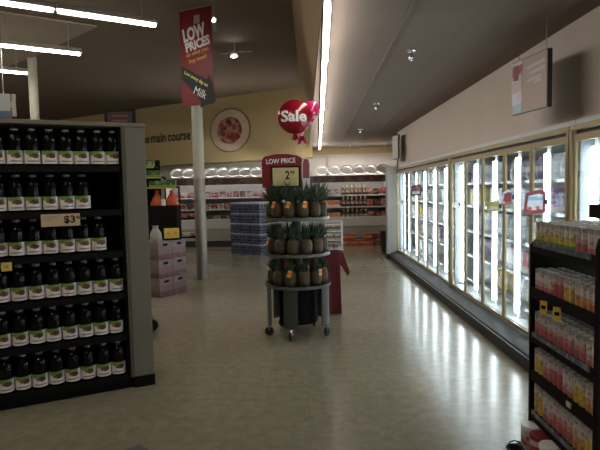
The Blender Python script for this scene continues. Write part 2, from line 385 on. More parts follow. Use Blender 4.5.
va = [mb.bm.verts.new(p) for p in ((a0[0], 2, LC), (a0[1], 2, RC), (a0[1]+.03, 2, RC), (a0[1]+.03, 2, RC+.1), (a0[0]+.1, 2, LC))]
vb = [mb.bm.verts.new(p) for p in ((b0[0], 15.6, LC), (b0[1], 15.6, RC), (b0[1]+.03, 15.6, RC), (b0[1]+.03, 15.6, RC+.1), (b0[0]+.1, 15.6, LC))]
mb.bm.faces.new(va); mb.bm.faces.new(list(reversed(vb)))
for i in range(5): mb.bm.faces.new((va[i], vb[i], vb[(i+1) % 5], va[(i+1) % 5]))
struct(mb.build('beam_bulkhead', M['bulk']))
S0 = (0.23, 14.6)
struct(MB().prism([on(S0, 0, 0), on(S0, 12, 0), on(S0, 12, 0.85), (0.235, 15.5)], 2.42, LC).build('wall_soffit', M['yellow']))
struct(MB().prism([on(S0, 0, 0.8), on(S0, 12, 0.8), on(S0, 12, 1.0), on(S0, 0, 1.0)], 0, 2.43).build('wall_back_left', M['white_wall']))
struct(MB().prism([(0.25, 15.5), (4, 14.9), (4, 15.7), (0.25, 15.7)], 0, 2.52).build('wall_back_right', M['white_wall']))
struct(MB().prism([(0.25, 15.48), (4, 14.88), (4, 15.7), (0.25, 15.7)], 2.52, 2.9).build('wall_back_right_upper', M['yellow']))
struct(B(2.03, 2.2, -5, 11.46, 1.97, RC).build('wall_right_upper', M['beige_wall']))
struct(B(2.8, 2.95, -5, 16, 0, RC).build('wall_right', M['beige_wall']))
struct(B(2.03, 2.8, 11.30, 11.46, 0, RC).build('wall_freezer_end', M['beige_wall']))
struct(B(-14.1, -14, -5, 24, 0, LC).build('wall_left', M['white_wall']))
struct(B(-14, 3, -5.1, -5, 0, LC).build('wall_front', M['white_wall']))
struct(MB().prism([(-4.64, 8.31), (-3.51, 9.09), (-5.74, 11.05), (-8.8, 13.4), (-9.3, 8.3), (-6.4, 7.1)], LC-0.03, LC).build('ceiling_lit_patch', M['lit_patch']))  # thin slab whose paler colour stands for the lit area of ceiling
struct(MB().prism([(1.74, 11.05), (2.035, 11.05), (2.035, 11.29), (1.74, 11.29)], 0, 1.955).build('trim_pier', M['pier'], bev=0.01))
struct(MB().prism([(1.735, 11.04), (2.035, 11.04), (2.035, 11.3), (1.735, 11.3)], 0, 0.10).build('baseboard_pier', M['kick']))
for i, (xa, xb) in enumerate(((0.70, 0.98), (1.39, 1.66))):
    struct(MB().prism([(xa-.012, 2), (xa+.012, 2), (xb+.012, 15), (xb-.012, 15)], RC-0.006, RC).build('trim_%d' % (i+1), M['seam']))

# ------------------------------------------------------------------ lights
DF = Vector((0.848, 0.53, 0))
def hall_light(label, end, n, z=3.9, group='tube lights over the hall', m='ceil_tube'):
    ang = math.atan2(DF.y, DF.x)
    for k in range(n):
        e = Vector((end[0], end[1], 0)) - DF*1.32*k
        t = thing('ceiling_light', label[k], 'light', (e.x, e.y, z), ang, group)
        MB().prism([(-0.05, 0.06), (0.05, 0.06), (0.07, 0.02), (0.07, -0.012), (-0.07, -0.012), (-0.07, 0.02)], -1.30, 0, 'X').build('housing', M['housing'], t)
        MB().prism([(-0.034, -0.013), (0.034, -0.013), (0.028, -0.045), (-0.028, -0.045)], -1.28, -0.02, 'X').build('tube', M[m], t)
        for x in (-1.1, -0.2): MB().tube([(x, 0, 0.06), (x, 0, LC-z)], 0.008, 6).build('hanger', M['housing'], t)
R = ['first', 'second', 'third']
hall_light(['hanging tube light nearest the red banner, end section of first row', 'hanging tube light, middle section of the row nearest the red banner', 'hanging tube light, far end section of the row nearest the red banner'], (-2.06, 7.54), 3)
hall_light(['hanging tube light ending above the black juice shelf, middle row', 'second hanging tube light of the middle row'], (-3.74, 8.95), 2)
hall_light(['short looking hanging tube light of the rear row beside the slim far pole'], (-5.34, 10.24), 1)
for k, (x, y) in enumerate(((-1.0, 0.9), (-2.2, 2.6), (-7.5, 7.0), (-7.6, 11.7), (-9.2, 13.2), (-8.9, 10.9))):  # fixtures out of view, added for the light they give
    hall_light(['added unseen tube light over the hall beyond the shelves, %s' % ('nearest the bulkhead', 'over the juice shelf', 'far to the side', 'toward the back wall', 'deep along the back wall', 'farthest to the side')[k]], (x, y), 1, m='hall_tube' if k < 2 else 'added_back_tube')
t = thing('strip_light', 'long fluorescent strip light along the bulkhead above the freezer aisle', 'light')
mb = MB(); mb.prism([(0.1405, 3.28), (0.183, 3.28), (0.459, 14.55), (0.411, 14.55)], 2.66, RC-0.001).build('housing', M['housing'], t)
for k in range(8):
    ya, yb = 3.3+k*1.405, 3.25+k*1.41+1.39; f = lambda y: 0.142+(y-3.2)*0.0237
    MB().prism([(f(ya), ya), (f(ya)+.038, ya), (f(yb)+.045, yb), (f(yb), yb)], 2.61, 2.66).build('tube', M['strip_tube'], t)
def sprinkler(i, x, y):
    t = thing('sprinkler_head', 'small steel sprinkler head on the aisle ceiling, %s from the viewer' % ORD[i], 'sprinkler', (x, y, RC), 0, 'sprinkler heads on the aisle ceiling')
    MB().lathe([(0, 0), (0.045, 0), (0.045, -0.012), (0.03, -0.02), (0, -0.02)], 16).build('cover_plate', M['steel'], t, smooth=True)
    MB().lathe([(0, -0.02), (0.018, -0.02), (0.026, -0.055), (0.024, -0.075), (0, -0.075)], 12).build('body', M['steel'], t, smooth=True)
    MB().lathe([(0, -0.095), (0.02, -0.092), (0.02, -0.088), (0.004, -0.086), (0.004, -0.074), (0, -0.074)], 12).build('deflector', M['steel'], t)
for i, (x, y) in enumerate(((0.955, 4.67), (1.04, 7.5), (1.15, 10.6), (1.24, 14.0))): sprinkler(i+1, x, y)
def spot(label, x, y, k=1.0):
    t = thing('spotlight', label, 'spotlight', (x, y, 4.06), 0); t.scale = (k, k, 1)
    MB().tube([(0, 0, 0.10), (0, 0, LC-4.06)], 0.014, 8).build('stem', M['housing'], t)
    r = Matrix.Rotation(math.radians(50), 4, 'X')
    MB().lathe([(0, -0.10), (0.06, -0.10), (0.085, 0.02), (0.09, 0.09), (0.07, 0.09), (0.05, 0.02), (0, 0.0)], 18, mtx=r).build('lamp_head', M['housing'], t, smooth=True)
    MB().lathe([(0, 0.055), (0.06, 0.055), (0.06, 0.062), (0, 0.062)], 18, mtx=r).build('lens', M['spot_lens'], t)
    if k == 1: MB().tube([(-0.28, 0, 0.12), (0.35, 0, 0.16)], 0.016, 6).build('track', M['steel'], t)
spot('small bright spotlight on a track between the banner and the bulkhead', -1.32, 10.3)
spot('small spotlight half hidden by the top of the red banner', -1.335, 8.12, 0.45)

# ------------------------------------------------------------------ poles
t = thing('support_pole', 'cream round pole behind the hanging red banner', 'pole', (-1.803, 8.9, 0))
MB().lathe([(0, 0.9), (0.093, 0.9), (0.093, LC), (0, LC)], 24).build('pole_shaft', M['pole'], t, smooth=True)
MB().lathe([(0, 0), (0.096, 0), (0.096, 1.72), (0.0935, 1.73), (0.0935, 0.9), (0, 0.9)], 24).build('steel_sleeve', M['pole_metal'], t, smooth=True)
tag(MB().lathe([(0, 0), (0.09, 0), (0.09, LC), (0, LC)], 20).build('support_pole', M['pole'], smooth=True, loc=(-5.64, 11.0, 0)), 'slim cream pole rising behind the black juice shelf', 'pole')

# ------------------------------------------------------------------ banner
def banner():
    a = math.radians(-25); w2, z0, z1 = 0.302, 2.872, 4.36
    t = thing('hanging_banner', 'red hanging LOW PRICES banner with a dark arrow, in front of pole', 'banner', (-1.658, 8.3, 0), a)
    B(-w2, w2, -0.006, 0.006, z0, z1).build('cloth_panel', M['red_vinyl'], t)
    MB().tube([(-w2, 0, z1+.004), (w2, 0, z1+.004)], 0.012).build('top_rail', M['housing'], t)
    for x in (-.2, .2): MB().tube([(x, 0, z1+.01), (x, 0, LC)], 0.003, 5).build('hanging_wire', M['steel'], t)
    U = lambda u: -w2 + u*2*w2
    V = lambda v: z0 + v*(z1-z0)
    MB().prism([(U(p), V(q)) for p, q in ((0.0, .435), (.80, .255), (.90, .30), (1.06, .02), (.58, -.03), (.60, .045), (0, .295))], -0.011, -0.007, 'Y').build('arrow', M['arrow'], t)
    MB().prism([(U(p), V(q)) for p, q in ((.45, .84), (.64, .85), (.64, .93), (.47, .93))], -0.009, -0.0065, 'Y').build('emblem', M['faint_ink'], t)
    lettering('LOW', t, M['white_ink'], (U(.45), V(.755), .43, .215), -0.008, math.radians(9), 0.045)
    lettering('PRICES', t, M['white_ink'], (U(.55), V(.635), .47, .15), -0.008, math.radians(10), 0.045)
    lettering('on what you', t, M['orange_ink'], (U(.53), V(.545), .43, .085), -0.008, math.radians(9), 0.02)
    lettering('buy most!', t, M['orange_ink'], (U(.55), V(.475), .34, .085), -0.008, math.radians(9), 0.02)
    lettering('Low every day on', t, M['yellow_ink'], (U(.47), V(.27), .50, .07), -0.012, math.radians(-30), 0.02)
    lettering('Milk', t, M['white_ink'], (U(.60), V(.125), .25, .12), -0.012, math.radians(-27), 0.0)
banner()

# ------------------------------------------------------------------ soffit lettering and medallion
def soffit_frame(name, label, cat, tdist, z):
    x, y = on(S0, tdist, -0.004)
    return thing(name, label, cat, (x, y, z), -A30)
# on(): t runs leftwards; local +x of the frame runs rightwards along the wall
g = soffit_frame('wall_lettering', 'dark letters reading the main course on the ochre back wall', 'lettering', 5.56, 3.345)
for wd, xc, wdt, hh, zc in (('the', -0.97, .45, .31, .0), ('main', -.33, .68, .31, .0), ('course', .60, 1.0, .225, -.043)):
    lettering(wd, g, M['brown_ink'], (xc, zc, wdt, hh), -0.01, 0, 0.02, name='word')
g = soffit_frame('wall_medallion', 'round cream medallion with a picture of red meat on ochre wall', 'wall sign', 2.84, 3.36)
rX = Matrix.Rotation(math.radians(90), 4, 'X')
MB().lathe([(0, 0), (0.70, 0), (0.70, 0.05), (0.665, 0.06), (0.665, 0.04), (0, 0.04)], 48, sx=1.1, sy=.95, mtx=rX).build('rim', M['medallion_rim'], g, smooth=True)
MB().lathe([(0, 0.03), (0.66, 0.03), (0.66, 0.055), (0, 0.055)], 48, sx=1.1, sy=.95, mtx=rX).build('disc', M['medallion'], g)
MB().lathe([(0, 0.05), (0.43, 0.05), (0.42, 0.07), (0, 0.07)], 40, sx=1.1, sy=.95, mtx=rX).build('picture', M['meat_picture'], g)

# ------------------------------------------------------------------ freezer cases
def freezer(name_label, y0, y1, nd, far_post=True):
    """y0 near end, y1 far end, doors counted from the near end"""
    t = thing('freezer_case', name_label, 'freezer', (0, 0, 0), 0, 'glass door freezers along the aisle')
    XD = 1.95
    B(2.0, 2.78, y0, y1, 0.03, 0.16).build('plinth', M['freezer_base'], t)
    MB().prism([(1.775, 0.10), (1.79, 0.12), (1.955, 0.165), (2.0, 0.165), (2.0, 0.03), (1.775, 0.03)], y0, y1, 'Y').build('bumper', M['bumper'], t)
    B(1.762, 2.0, y0, y1, 0.0, 0.105).build('kick_plate', M['kick'], t)
    B(2.70, 2.78, y0, y1, 0.16, 1.93).build('back_panel', M['freezer_in'], t)
    B(2.0, 2.70, y0, y1, 0.16, 0.19).build('interior_floor', M['freezer_in'], t)
    B(1.97, 2.78, y0, y1, 1.90, 1.965).build('top_panel', M['freezer_in'], t)
    B(1.93, 1.97, y0, y1, 1.885, 1.925).build('header_trim', M['gold'], t, bev=0.006)
    B(1.962, 2.0, y0, y1, 1.855, 1.885).build('dark_slot', M['gold_dark'], t)
    for k, y in enumerate((y0, y1)):
        s = 1 if k == 0 else -1
        B(1.925, 1.965, min(y, y+s*.035), max(y, y+s*.035), 0.165, 1.885).build('end_post', M['gold'], t, bev=0.005)
        B(2.0, 2.70, min(y, y+s*.02), max(y, y+s*.02), 0.19, 1.90).build('end_panel', M['end_grey'], t)
    a, b = y0+0.036, y1-0.036; p = (b-a)/nd
    for k in range(nd):
        ya, yb = a+k*p+0.004, a+(k+1)*p-0.004
        mb = MB(); st = 0.027
        mb.box(1.938, 1.955, ya, ya+st, 0.175, 1.855); mb.box(1.938, 1.955, yb-st, yb, 0.175, 1.855)
        mb.box(1.938, 1.955, ya+st, yb-st, 0.175, 0.175+.035); mb.box(1.938, 1.955, ya+st, yb-st, 1.805, 1.855)
        d = mb.build('door', M['gold'], t)
        B(1.944, 1.949, ya+st, yb-st, 0.21, 1.805).build('door_glass', M['glass'], d)
    for k in range(nd+1):
        y = min(max(a+k*p, y0+0.075), y1-0.075)
        o = B(2.055, 2.085, y-.027, y+.027, 0.24, 1.77)
        o.build('light_tube', M['freezer_tube'], t, bev=0.01)
        B(2.086, 2.10, y-.03, y+.03, 0.19, 1.90).build('mullion', M['freezer_in'], t)
    for z in FZ:
        mb = MB()
        mb.box(2.125, 2.14, y0+.02, y1-.02, z-.03, z+.0)
        for i in range(9): mb.box(2.14+i*.068, 2.146+i*.068, y0+.02, y1-.02, z-.008, z)
        n = int((y1-y0)/.12)
        for i in range(n): mb.box(2.14, 2.69, y0+.06+i*.12, y0+.065+i*.12, z-.012, z-.0081)
        mb.build('wire_shelf', M['wire'], t)
    return a, p
FZ = [0.30, 0.62, 0.94, 1.26, 1.55]
FP = {}
FP['far'] = freezer('far glass door freezer of six doors ending at the pale pier', 6.99, 11.02, 6) + (6,)
FP['middle'] = freezer('middle glass door freezer of five doors with bright tubes', 3.84, 6.98, 5) + (5,)
FP['near'] = freezer('near glass door freezer partly behind the dark carton rack', 0.68, 3.83, 5) + (5,)
# goods in the freezers
kinds = []
def carton_mesh(w, d, h): return B(-w/2, w/2, -d/2, d/2, 0, h)
cols = [('white', (0.80, 0.81, 0.82), (0.55, 0.60, 0.66)), ('pale blue', (0.46, 0.56, 0.68), (0.7, 0.7, 0.7)), ('red', (0.30, 0.04, 0.04), (0.5, 0.45, 0.42)), ('green', (0.12, 0.28, 0.12), (0.6, 0.6, 0.5)), ('purple', (0.22, 0.15, 0.32), (0.65, 0.62, 0.65)), ('yellow', (0.60, 0.46, 0.12), (0.65, 0.6, 0.5))]
for cn, c, c2 in cols:
    box = carton_mesh(0.34, 0.155, 0.21).build('frozen_box', bands('frozen_%s_box' % cn.replace(' ', '_'), [(0, c2), (0.22, c), (0.75, [q*.8 for q in c])], 'Z', blotch=0.85, scale=13, blotch_col=c2), bev=0.004)
    tub = MB().lathe([(0, 0), (0.065, 0), (0.08, 0.17), (0.084, 0.172), (0.084, 0.20), (0.078, 0.204), (0, 0.204)], 16).build('frozen_tub', bands('frozen_%s_tub' % cn.replace(' ', '_'), [(0, c), (0.6, c2), (0.84, c)], 'Z', blotch=0.7, scale=15, blotch_col=c2), smooth=True)
    bag = MB().lathe([(0, 0), (0.10, 0.0), (0.135, 0.04), (0.13, 0.12), (0.10, 0.19), (0.085, 0.215), (0.09, 0.23), (0, 0.23)], 14, sx=0.62, sy=0.78).build('frozen_bag', bands('frozen_%s_bag' % cn.replace(' ', '_'), [(0, c), (0.35, c2), (0.6, c)], 'Z', blotch=0.7, scale=11, blotch_col=c2, rough=0.3), smooth=True)
    kinds.append((cn, (box, tub, bag)))
used = set()
def place_simple(src, loc, rz, label, cat, group):
    """first time moves the source itself, later copies it"""
    if src.name not in used: used.add(src.name); o = src
    else: o = src.copy(); C.objects.link(o)
    o.location = loc; o.rotation_euler = (0, 0, rz)
    return tag(o, label, cat, group)
rf = random.Random(11)
POS = ['near end', 'middle', 'far end']
for case in ('far', 'middle', 'near'):
    a, p, nd = FP[case]
    for k in range(nd):
        if case == 'near' and k < nd-2: continue
        for si, z in enumerate(FZ):
            wt = [6, 2.2, 0.5, 0.25, 0.7, 0.3] if si else [4, 1, .4, .6, .4, 2]
            cn, trio = kinds[rf.choices(range(6), wt)[0]]
            kind = rf.choice([0, 0, 1, 2, 2]); src = trio[kind]
            nm = ('food box', 'tub', 'bag')[kind]
            ys = {0: (0.17, 0.325, 0.48), 1: (0.15, 0.325, 0.50), 2: (0.12, 0.325, 0.53)}[kind]
            for j, yy in enumerate(ys):
                if rf.random() < 0.12: continue
                cn2 = cn; s2 = src
                if rf.random() < 0.35: cn2, tr = kinds[rf.choices(range(6), wt)[0]]; s2 = tr[kind]
                place_simple(s2, (2.34+rf.uniform(-.02, .05), a+k*p+yy*p/0.65, z+0.001), 0, '%s frozen %s, %s of %s shelf up, %s door of %s freezer' % (cn2, nm, POS[j], ORD[si+1], ORD[k+1], case), 'frozen food', 'frozen goods in the %s freezer' % case)
for cn, trio in kinds:
    for s in trio:
        if s.name not in used: bpy.data.objects.remove(s)
# shelf talkers clipped to the doors
def talker(label, y, xl, xr, z0, z1, mats, tilt):
    t = thing('door_sign', label, 'sign', (0, y, 0))
    n = 5; pts = [(xl, z0+.02), (xl+.03, z0), (xr, z0+.01), (xr, z1-.015), (xr-.04, z1), (xl+.02, z1-.025)]
    MB().prism(pts, -0.004, 0.004, 'Y').build('card', mats[0], t)
    cx, cz = (xl+xr)/2, (z0+z1)/2
    MB().prism([(cx+(x-cx)*.72, cz+(z-cz)*.66) for x, z in pts], -0.007, -0.0042, 'Y').build('card_print', mats[1], t)
    B(xr-.01, 1.9349, -.012, .012, cz-.02, cz+.02).build('clip', M['rubber'], t)
cr = mat('talker_red', (0.20, 0.02, 0.03)); cb = bands('talker_blue_print', [(0, (0.40, 0.07, 0.06)), (0.25, (0.5, 0.52, 0.58)), (0.6, (0.22, 0.35, 0.52)), (0.85, (0.6, 0.6, 0.62))], 'Z', blotch=0.8, scale=25, blotch_col=(0.62, 0.6, 0.62))
cy = mat('talker_yellow', (0.45, 0.42, 0.06)); cg = bands('talker_green_print', [(0, (0.55, 0.58, 0.6)), (0.5, (0.5, 0.46, 0.08))], 'Z', blotch=0.7, scale=25, blotch_col=(0.2, 0.3, 0.1))
cm = bands('talker_dark_print', [(0, (0.35, 0.33, 0.33)), (0.35, (0.10, 0.02, 0.03))], 'Z', blotch=.6, scale=25, blotch_col=(.25, .2, .2)); cd = mat('talker_maroon', (0.05, 0.01, 0.015)); cw = mat('talker_white', (0.6, 0.6, 0.58))
talker('red bordered sign with a blue picture standing out from freezer door', 4.18, 1.745, 1.92, 1.265, 1.465, (cr, cb), 0)
talker('small blue and red sign standing out from freezer door', 4.83, 1.81, 1.92, 1.325, 1.465, (cb, cr), 0)
talker('small yellow and green sign standing out from freezer door', 5.16, 1.79, 1.92, 1.24, 1.36, (cy, cg), 0)
talker('maroon sign standing out from a far freezer door', 8.58, 1.73, 1.91, 1.36, 1.555, (cd, cm), 0)
talker('small white sign standing out from far freezer door, lower than the maroon one', 10.2, 1.80, 1.91, 1.18, 1.27, (cw, cg), 0)
talker('small pale sign standing out from the door beside the freezer joint', 6.5, 1.83, 1.92, 1.24, 1.32, (cw, cw), 0)

# hanging sign in front of the freezer wall, and the small far one
t = thing('hanging_sign', 'taupe hanging sign with a frozen food picture over the freezers', 'sign')
MB().prism([(4.44, 2.085), (3.80, 2.06), (3.80, 2.475), (4.44, 2.52)], 1.755, 1.785, 'X').build('board', M['sign_edge'], t)
MB().prism([(4.43, 2.09), (3.81, 2.066), (3.81, 2.469), (4.43, 2.513)], 1.751, 1.7549, 'X').build('face', M['sign_brown'], t)
MB().prism([(4.425, 2.093), (4.235, 2.085), (4.235, 2.494), (4.425, 2.508)], 1.7475, 1.7508, 'X').build('picture', M['sign_pic'], t)
MB().prism([(4.40, 2.36), (4.30, 2.35), (4.30, 2.47), (4.40, 2.48)], 1.746, 1.7474, 'X').build('red_patch', M['sign_red'], t)
for (ya, yb, z) in ((4.16, 3.84, 2.40), (4.10, 3.84, 2.35), (4.14, 3.90, 2.30), (4.02, 3.90, 2.27)):
    MB().prism([(ya, z), (yb, z-.005), (yb, z+.018), (ya, z+.023)], 1.7495, 1.7509, 'X').build('text_line', M['grey_ink'], t)
for y, z in ((4.35, 2.51), (3.86, 2.477)): MB().tube([(1.77, y, z), (1.77, y, RC)], 0.0035, 5).build('hanging_wire', M['steel'], t)
t = thing('hanging_sign', 'small pale sign over the far end of the freezers', 'sign')
MB().prism([(11.1, 2.1), (10.45, 2.09), (10.45, 2.56), (11.1, 2.59)], 1.87, 1.90, 'X').build('board', M['sign_edge'], t)
MB().prism([(11.09, 2.11), (10.46, 2.10), (10.46, 2.55), (11.09, 2.58)], 1.866, 1.8699, 'X').build('face', M['white_wall'], t)
for y in (10.6, 10.95): MB().tube([(1.885, y, 2.57), (1.885, y, RC)], 0.0035, 5).build('hanging_wire', M['steel'], t)

# ------------------------------------------------------------------ black juice shelf (angled)
SA = math.atan2(0.4572799, 0.88932283); P0 = Vector((-2.158, 3.511, 0))
SHZ = [1.71, 1.385, 1.07, 0.75, 0.43, 0.11]
def juice_shelf():
    t = thing('shelf_unit', 'black shelf unit of juice bottles with a grey end panel', 'shelf', P0, SA)
    L = -0.42; R_ = 0.886
    B(L, 1.055, 0.02, 0.56, 0, 0.085).build('base', M['black'], t)
    B(L, 1.055, 0.55, 0.585, 0.085, 2.0).build('back_panel', M['black'], t)
    B(R_-.02, R_, 0.02, 0.55, 0.085, 2.0).build('side_panel', M['black'], t)
    B(L, L+.02, 0.02, 0.55, 0.085, 2.0).build('side_panel', M['black'], t)
    B(R_, R_+0.022, -0.012, 0.03, 0.085, 2.0).build('upright', M['grey_post'], t, bev=0.003)
    B(R_+.023, 1.06, -0.005, 0.06, 0.085, 2.0).build('end_panel', M['grey_panel'], t, bev=0.004)
    B(1.04, 1.06, 0.06, 0.585, 0.085, 2.0).build('end_panel', M['grey_panel'], t)
    B(L, 1.065, -0.01, 0.59, 2.0, 2.03).build('top_cap', M['grey_panel'], t, bev=0.004)
    B(R_+.022, 1.062, -0.012, 0.02, 0, 0.085).build('kick_cap', M['black'], t)
    for z in SHZ:
        B(L+.021, R_-.021, 0.0, 0.549, z-.022, z-.004).build('shelf', M['black'], t)
        B(L+.021, R_-.021, -0.012, 0.0, z-.045, z-.0).build('shelf_edge', M['shelf_edge'], t)
    o = thing('price_tag', 'tan price tag reading 3 dollars on the second shelf edge', 'price tag', P0, SA)
    B(0.32, 0.575, -0.018, -0.0125, 1.278, 1.366).build('card', M['tag_paper'], o)
    lettering('$3', o, M['ink'], (0.505, 1.322, 0.075, 0.062), -0.0182, 0, 0.02)
    for k in range(2): B(0.551+.012*k, 0.559+.012*k, -0.0186, -0.0181, 1.327, 1.349).build('print_mark', M['ink'], o)
    for k in range(3): B(0.335, 0.44-.02*k, -0.0186, -0.0181, 1.345-.012*k, 1.350-.012*k).build('text_line', M['faint_ink'], o)
    o = thing('price_tag', 'small yellow price tag on the third shelf edge of the juice unit', 'price tag', P0, SA)
    B(0.06, 0.125, -0.018, -0.0125, 0.985, 1.045).build('card', M['yellow_card'], o)
    B(0.08, 0.105, -0.0186, -0.0181, 1.005, 1.028).build('print', M['faint_ink'], o)
juice_shelf()
def bottle():
    t = thing('juice_bottle', '', 'bottle')
    MB().lathe([(0, 0), (0.046, 0), (0.0515, 0.006), (0.0525, 0.02), (0.0518, 0.024), (0.0518, 0.108), (0.0528, 0.113), (0.0528, 0.172), (0.050, 0.194), (0.042, 0.215), (0.029, 0.229), (0.0245, 0.235), (0.0245, 0.247), (0, 0.247)], 24).build('bottle_body', M['bottle'], t, smooth=True)
    MB().lathe([(0.0235, 0.2475), (0.026, 0.2475), (0.026, 0.259), (0.023, 0.263), (0, 0.263)], 20).build('cap', M['cap'], t, smooth=True)
    bm = bmesh.new(); uvl = bm.loops.layers.uv.new('uv'); n = 16; cols_ = []
    for i in range(n+1):
        a = -PI/2 + (i/n-0.5)*math.radians(250); cols_.append([bm.verts.new((0.0531*math.cos(a), 0.0531*math.sin(a), z)) for z in (0.014, 0.106)])
    for i in range(n):
        f = bm.faces.new((cols_[i][0], cols_[i+1][0], cols_[i+1][1], cols_[i][1])); f.smooth = True
        for l, (u, v) in zip(f.loops, ((i/n, 0), ((i+1)/n, 0), ((i+1)/n, 1), (i/n, 1))): l[uvl].uv = ((u-.5)*1.45+.5, v)
    me = bpy.data.meshes.new('label'); bm.to_mesh(me); bm.free(); me.materials.append(M['juice_label'])
    o = bpy.data.objects.new('paper_label', me); C.objects.link(o); o.parent = t
    return t
b0_ = bottle(); first = True
ends = [(0.832, 8), (0.606, 6), (0.703, 7), (0.81, 9), (0.80, 9), (0.804, 9)]
ux, uy = math.cos(SA), math.sin(SA); rb = random.Random(3)
for ri, (s, n) in enumerate(ends):
    for k in range(n+2):
        ss = s - k*0.1085 + rb.uniform(-.002, .002); d = 0.062+rb.uniform(-.002, .006)
        if ss < -0.33: continue
        loc = (P0.x+ux*ss-uy*d, P0.y+uy*ss+ux*d, SHZ[ri]+0.0005); rz = SA+rb.uniform(-.14, .14)
        lab = 'dark juice bottle, %s from the end panel on the %s shelf down' % (ORD[k+1], ORD[ri+1])
        if first: b0_.location = loc; b0_.rotation_euler = (0, 0, rz); b0_['label'] = lab; b0_['group'] = 'juice bottles on the black shelf unit'; first = False
        else: dup(b0_, loc, rz, lab)
# floor mat corner near the viewer
tag(MB().prism([(-1.09, 2.93), (-1.02, 3.0), (-0.93, 2.92), (-1.3, 2.2), (-1.5, 2.3)], 0.0, 0.008).build('floor_mat', M['mat_grey'], bev=0.002), 'corner of a thin blue grey mat lying on the floor', 'mat')
# things standing above and behind the juice shelf
t = thing('aisle_sign', 'dark framed sign with red lines standing behind the juice shelf', 'sign', (-2.95, 8.47, 0), 0)
B(-.26, .235, -.015, .015, 2.46, 2.86).build('frame', M['ink'], t)
B(-.215, .19, -.018, -.0151, 2.50, 2.82).build('panel', mat('dark_maroon_panel', (0.022, 0.01, 0.009), 0.8), t)
for k in range(2): B(-.14, .12, -.0195, -.0181, 2.74-.08*k, 2.77-.08*k).build('text_line', M['maroon_ink'], t)
for x in (-.18, .16): MB().tube([(x, 0, 2.03), (x, 0, 2.46)], 0.012, 6).build('post', M['black'], t)
t = thing('aisle_sign', 'pale hanging sign panel with a blue lower band at the edge', 'sign', (-4.62, 8.0, 0), 0.25)
B(-.5, .14, -.02, .02, 2.70, 3.06).build('panel', mat('pale_grey_panel', (0.30, 0.30, 0.29)), t)
B(-.5, .14, -.024, -.0201, 2.70, 2.80).build('blue_band', mat('navy_band', (0.05, 0.08, 0.14)), t)
B(.16, .21, -.02, .02, 2.72, 3.06).build('edge_fin', M['housing'], t)
B(.14, .16, -.01, .01, 2.85, 2.95).build('bracket', M['housing'], t)
for x in (-.4, .05): MB().tube([(x, 0, 3.06), (x, 0, LC)], 0.005, 5).build('hanging_wire', M['steel'], t)

# ------------------------------------------------------------------ stepped gondola behind the juice shelf
t = thing('display_shelf', 'dark stepped shelf of green packs behind the juice shelf', 'shelf', (0, 0, 0))
B(-3.5, -2.04, 8.2, 8.5, 0.0, 1.30).build('cabinet', M['black'], t)
B(-3.5, -2.35, 8.44, 8.5, 1.30, 2.03).build('back_panel', M['black'], t)
GS = [(1.923, -2.365, 'top'), (1.76, -2.254, 'second'), (1.60, -2.03, 'third')]
for z, xr, _ in GS:
    s = B(-3.5, xr, 8.17, 8.435, z-.025, z).build('shelf', M['black'], t)
    B(-3.5, xr+.004, 8.162, 8.17, z-.03, z-.004).build('price_strip', M['lime_strip'], s)
    B(xr-.02, xr, 8.40, 8.435, 1.30, z-.025).build('bracket', M['black'], t)
pk = B(-.05, .05, -.04, .04, 0, .10).build('snack_pack', M['green_pack'], bev=0.004)
for z, xr, nm in GS:
    for k in range(3 if nm != 'third' else 4):
        place_simple(pk, (xr-.06-.108*k, 8.24, z+.001), 0, 'green snack pack, %s from the open end on the %s step of dark shelf' % (ORD[k+1], nm), 'pack', 'green packs on the stepped shelf')
bgm = MB().lathe([(0, 0), (0.105, 0), (0.115, 0.02), (0.07, 0.13), (0.03, 0.20), (0.022, 0.215), (0.04, 0.24), (0, 0.24)], 14, sx=1, sy=0.7).build('orange_bag', M['orange_bag'], smooth=True)
for k, x in enumerate((-2.37, -2.13)):
    place_simple(bgm, (x, 8.31, 1.301), 0, 'shiny orange bag on the dark cabinet, %s green packs' % ('under the inner', 'at the open end under the')[k], 'bag', 'orange bags on the dark cabinet')
tag(MB().lathe([(0, 0), (0.04, 0), (0.04, 0.09), (0.03, 0.1), (0, 0.1)], 12).build('white_tub', M['white_wire'], smooth=True, loc=(-2.25, 8.24, 1.301)), 'small white tub between the two orange bags', 'tub')
t = thing('rolling_rack', 'dark wheeled rack base mostly hidden behind the grey end panel', 'rack', (-1.795, 5.45, 0))
B(-.35, .10, -.15, .15, .13, .16).build('deck', M['black'], t)
for x in (-.3, .1):
    for y in (-.12, .12):
        MB().lathe([(0, -.02), (0.065, -.02), (0.065, .02), (0, .02)], 16, mtx=Matrix.Translation((x, y, .065)) @ rX).build('wheel', M['rubber'], t)
# pink cartons: a face along direction (.49,.87)
PA = math.radians(60); pu = Vector((math.cos(PA), math.sin(PA), 0)); pn = Vector((-math.sin(PA), math.cos(PA), 0))
def pink_carton():
    t = thing('drink_carton', '', 'carton')
    B(-.139, .139, 0, .38, 0, .265).build('carton_body', M['pink_carton'], t, bev=0.006)
    B(-.045, .045, -.002, .001, .20, .235).build('hand_slot', M['ink'], t)
    return t
pc = pink_carton(); first = True; pp = Vector((-2.108, 7.344, 0))
for lay in range(3):
    for col in range(2):
        q = pp + pu*(0.14+0.282*col); loc = (q.x, q.y, 0.001+lay*0.267); lab = 'pink drink carton, %s column, %s layer from the floor' % (('nearer', 'farther')[col], ORD[lay+1])
        if first: pc.location = loc; pc.rotation_euler = (0, 0, PA); pc['label'] = lab; pc['group'] = 'pink drink cartons in the stack'; first = False
        else: dup(pc, loc, PA+random.uniform(-.004, .004), lab)
q = pp + pu*0.36 + pn*0.08
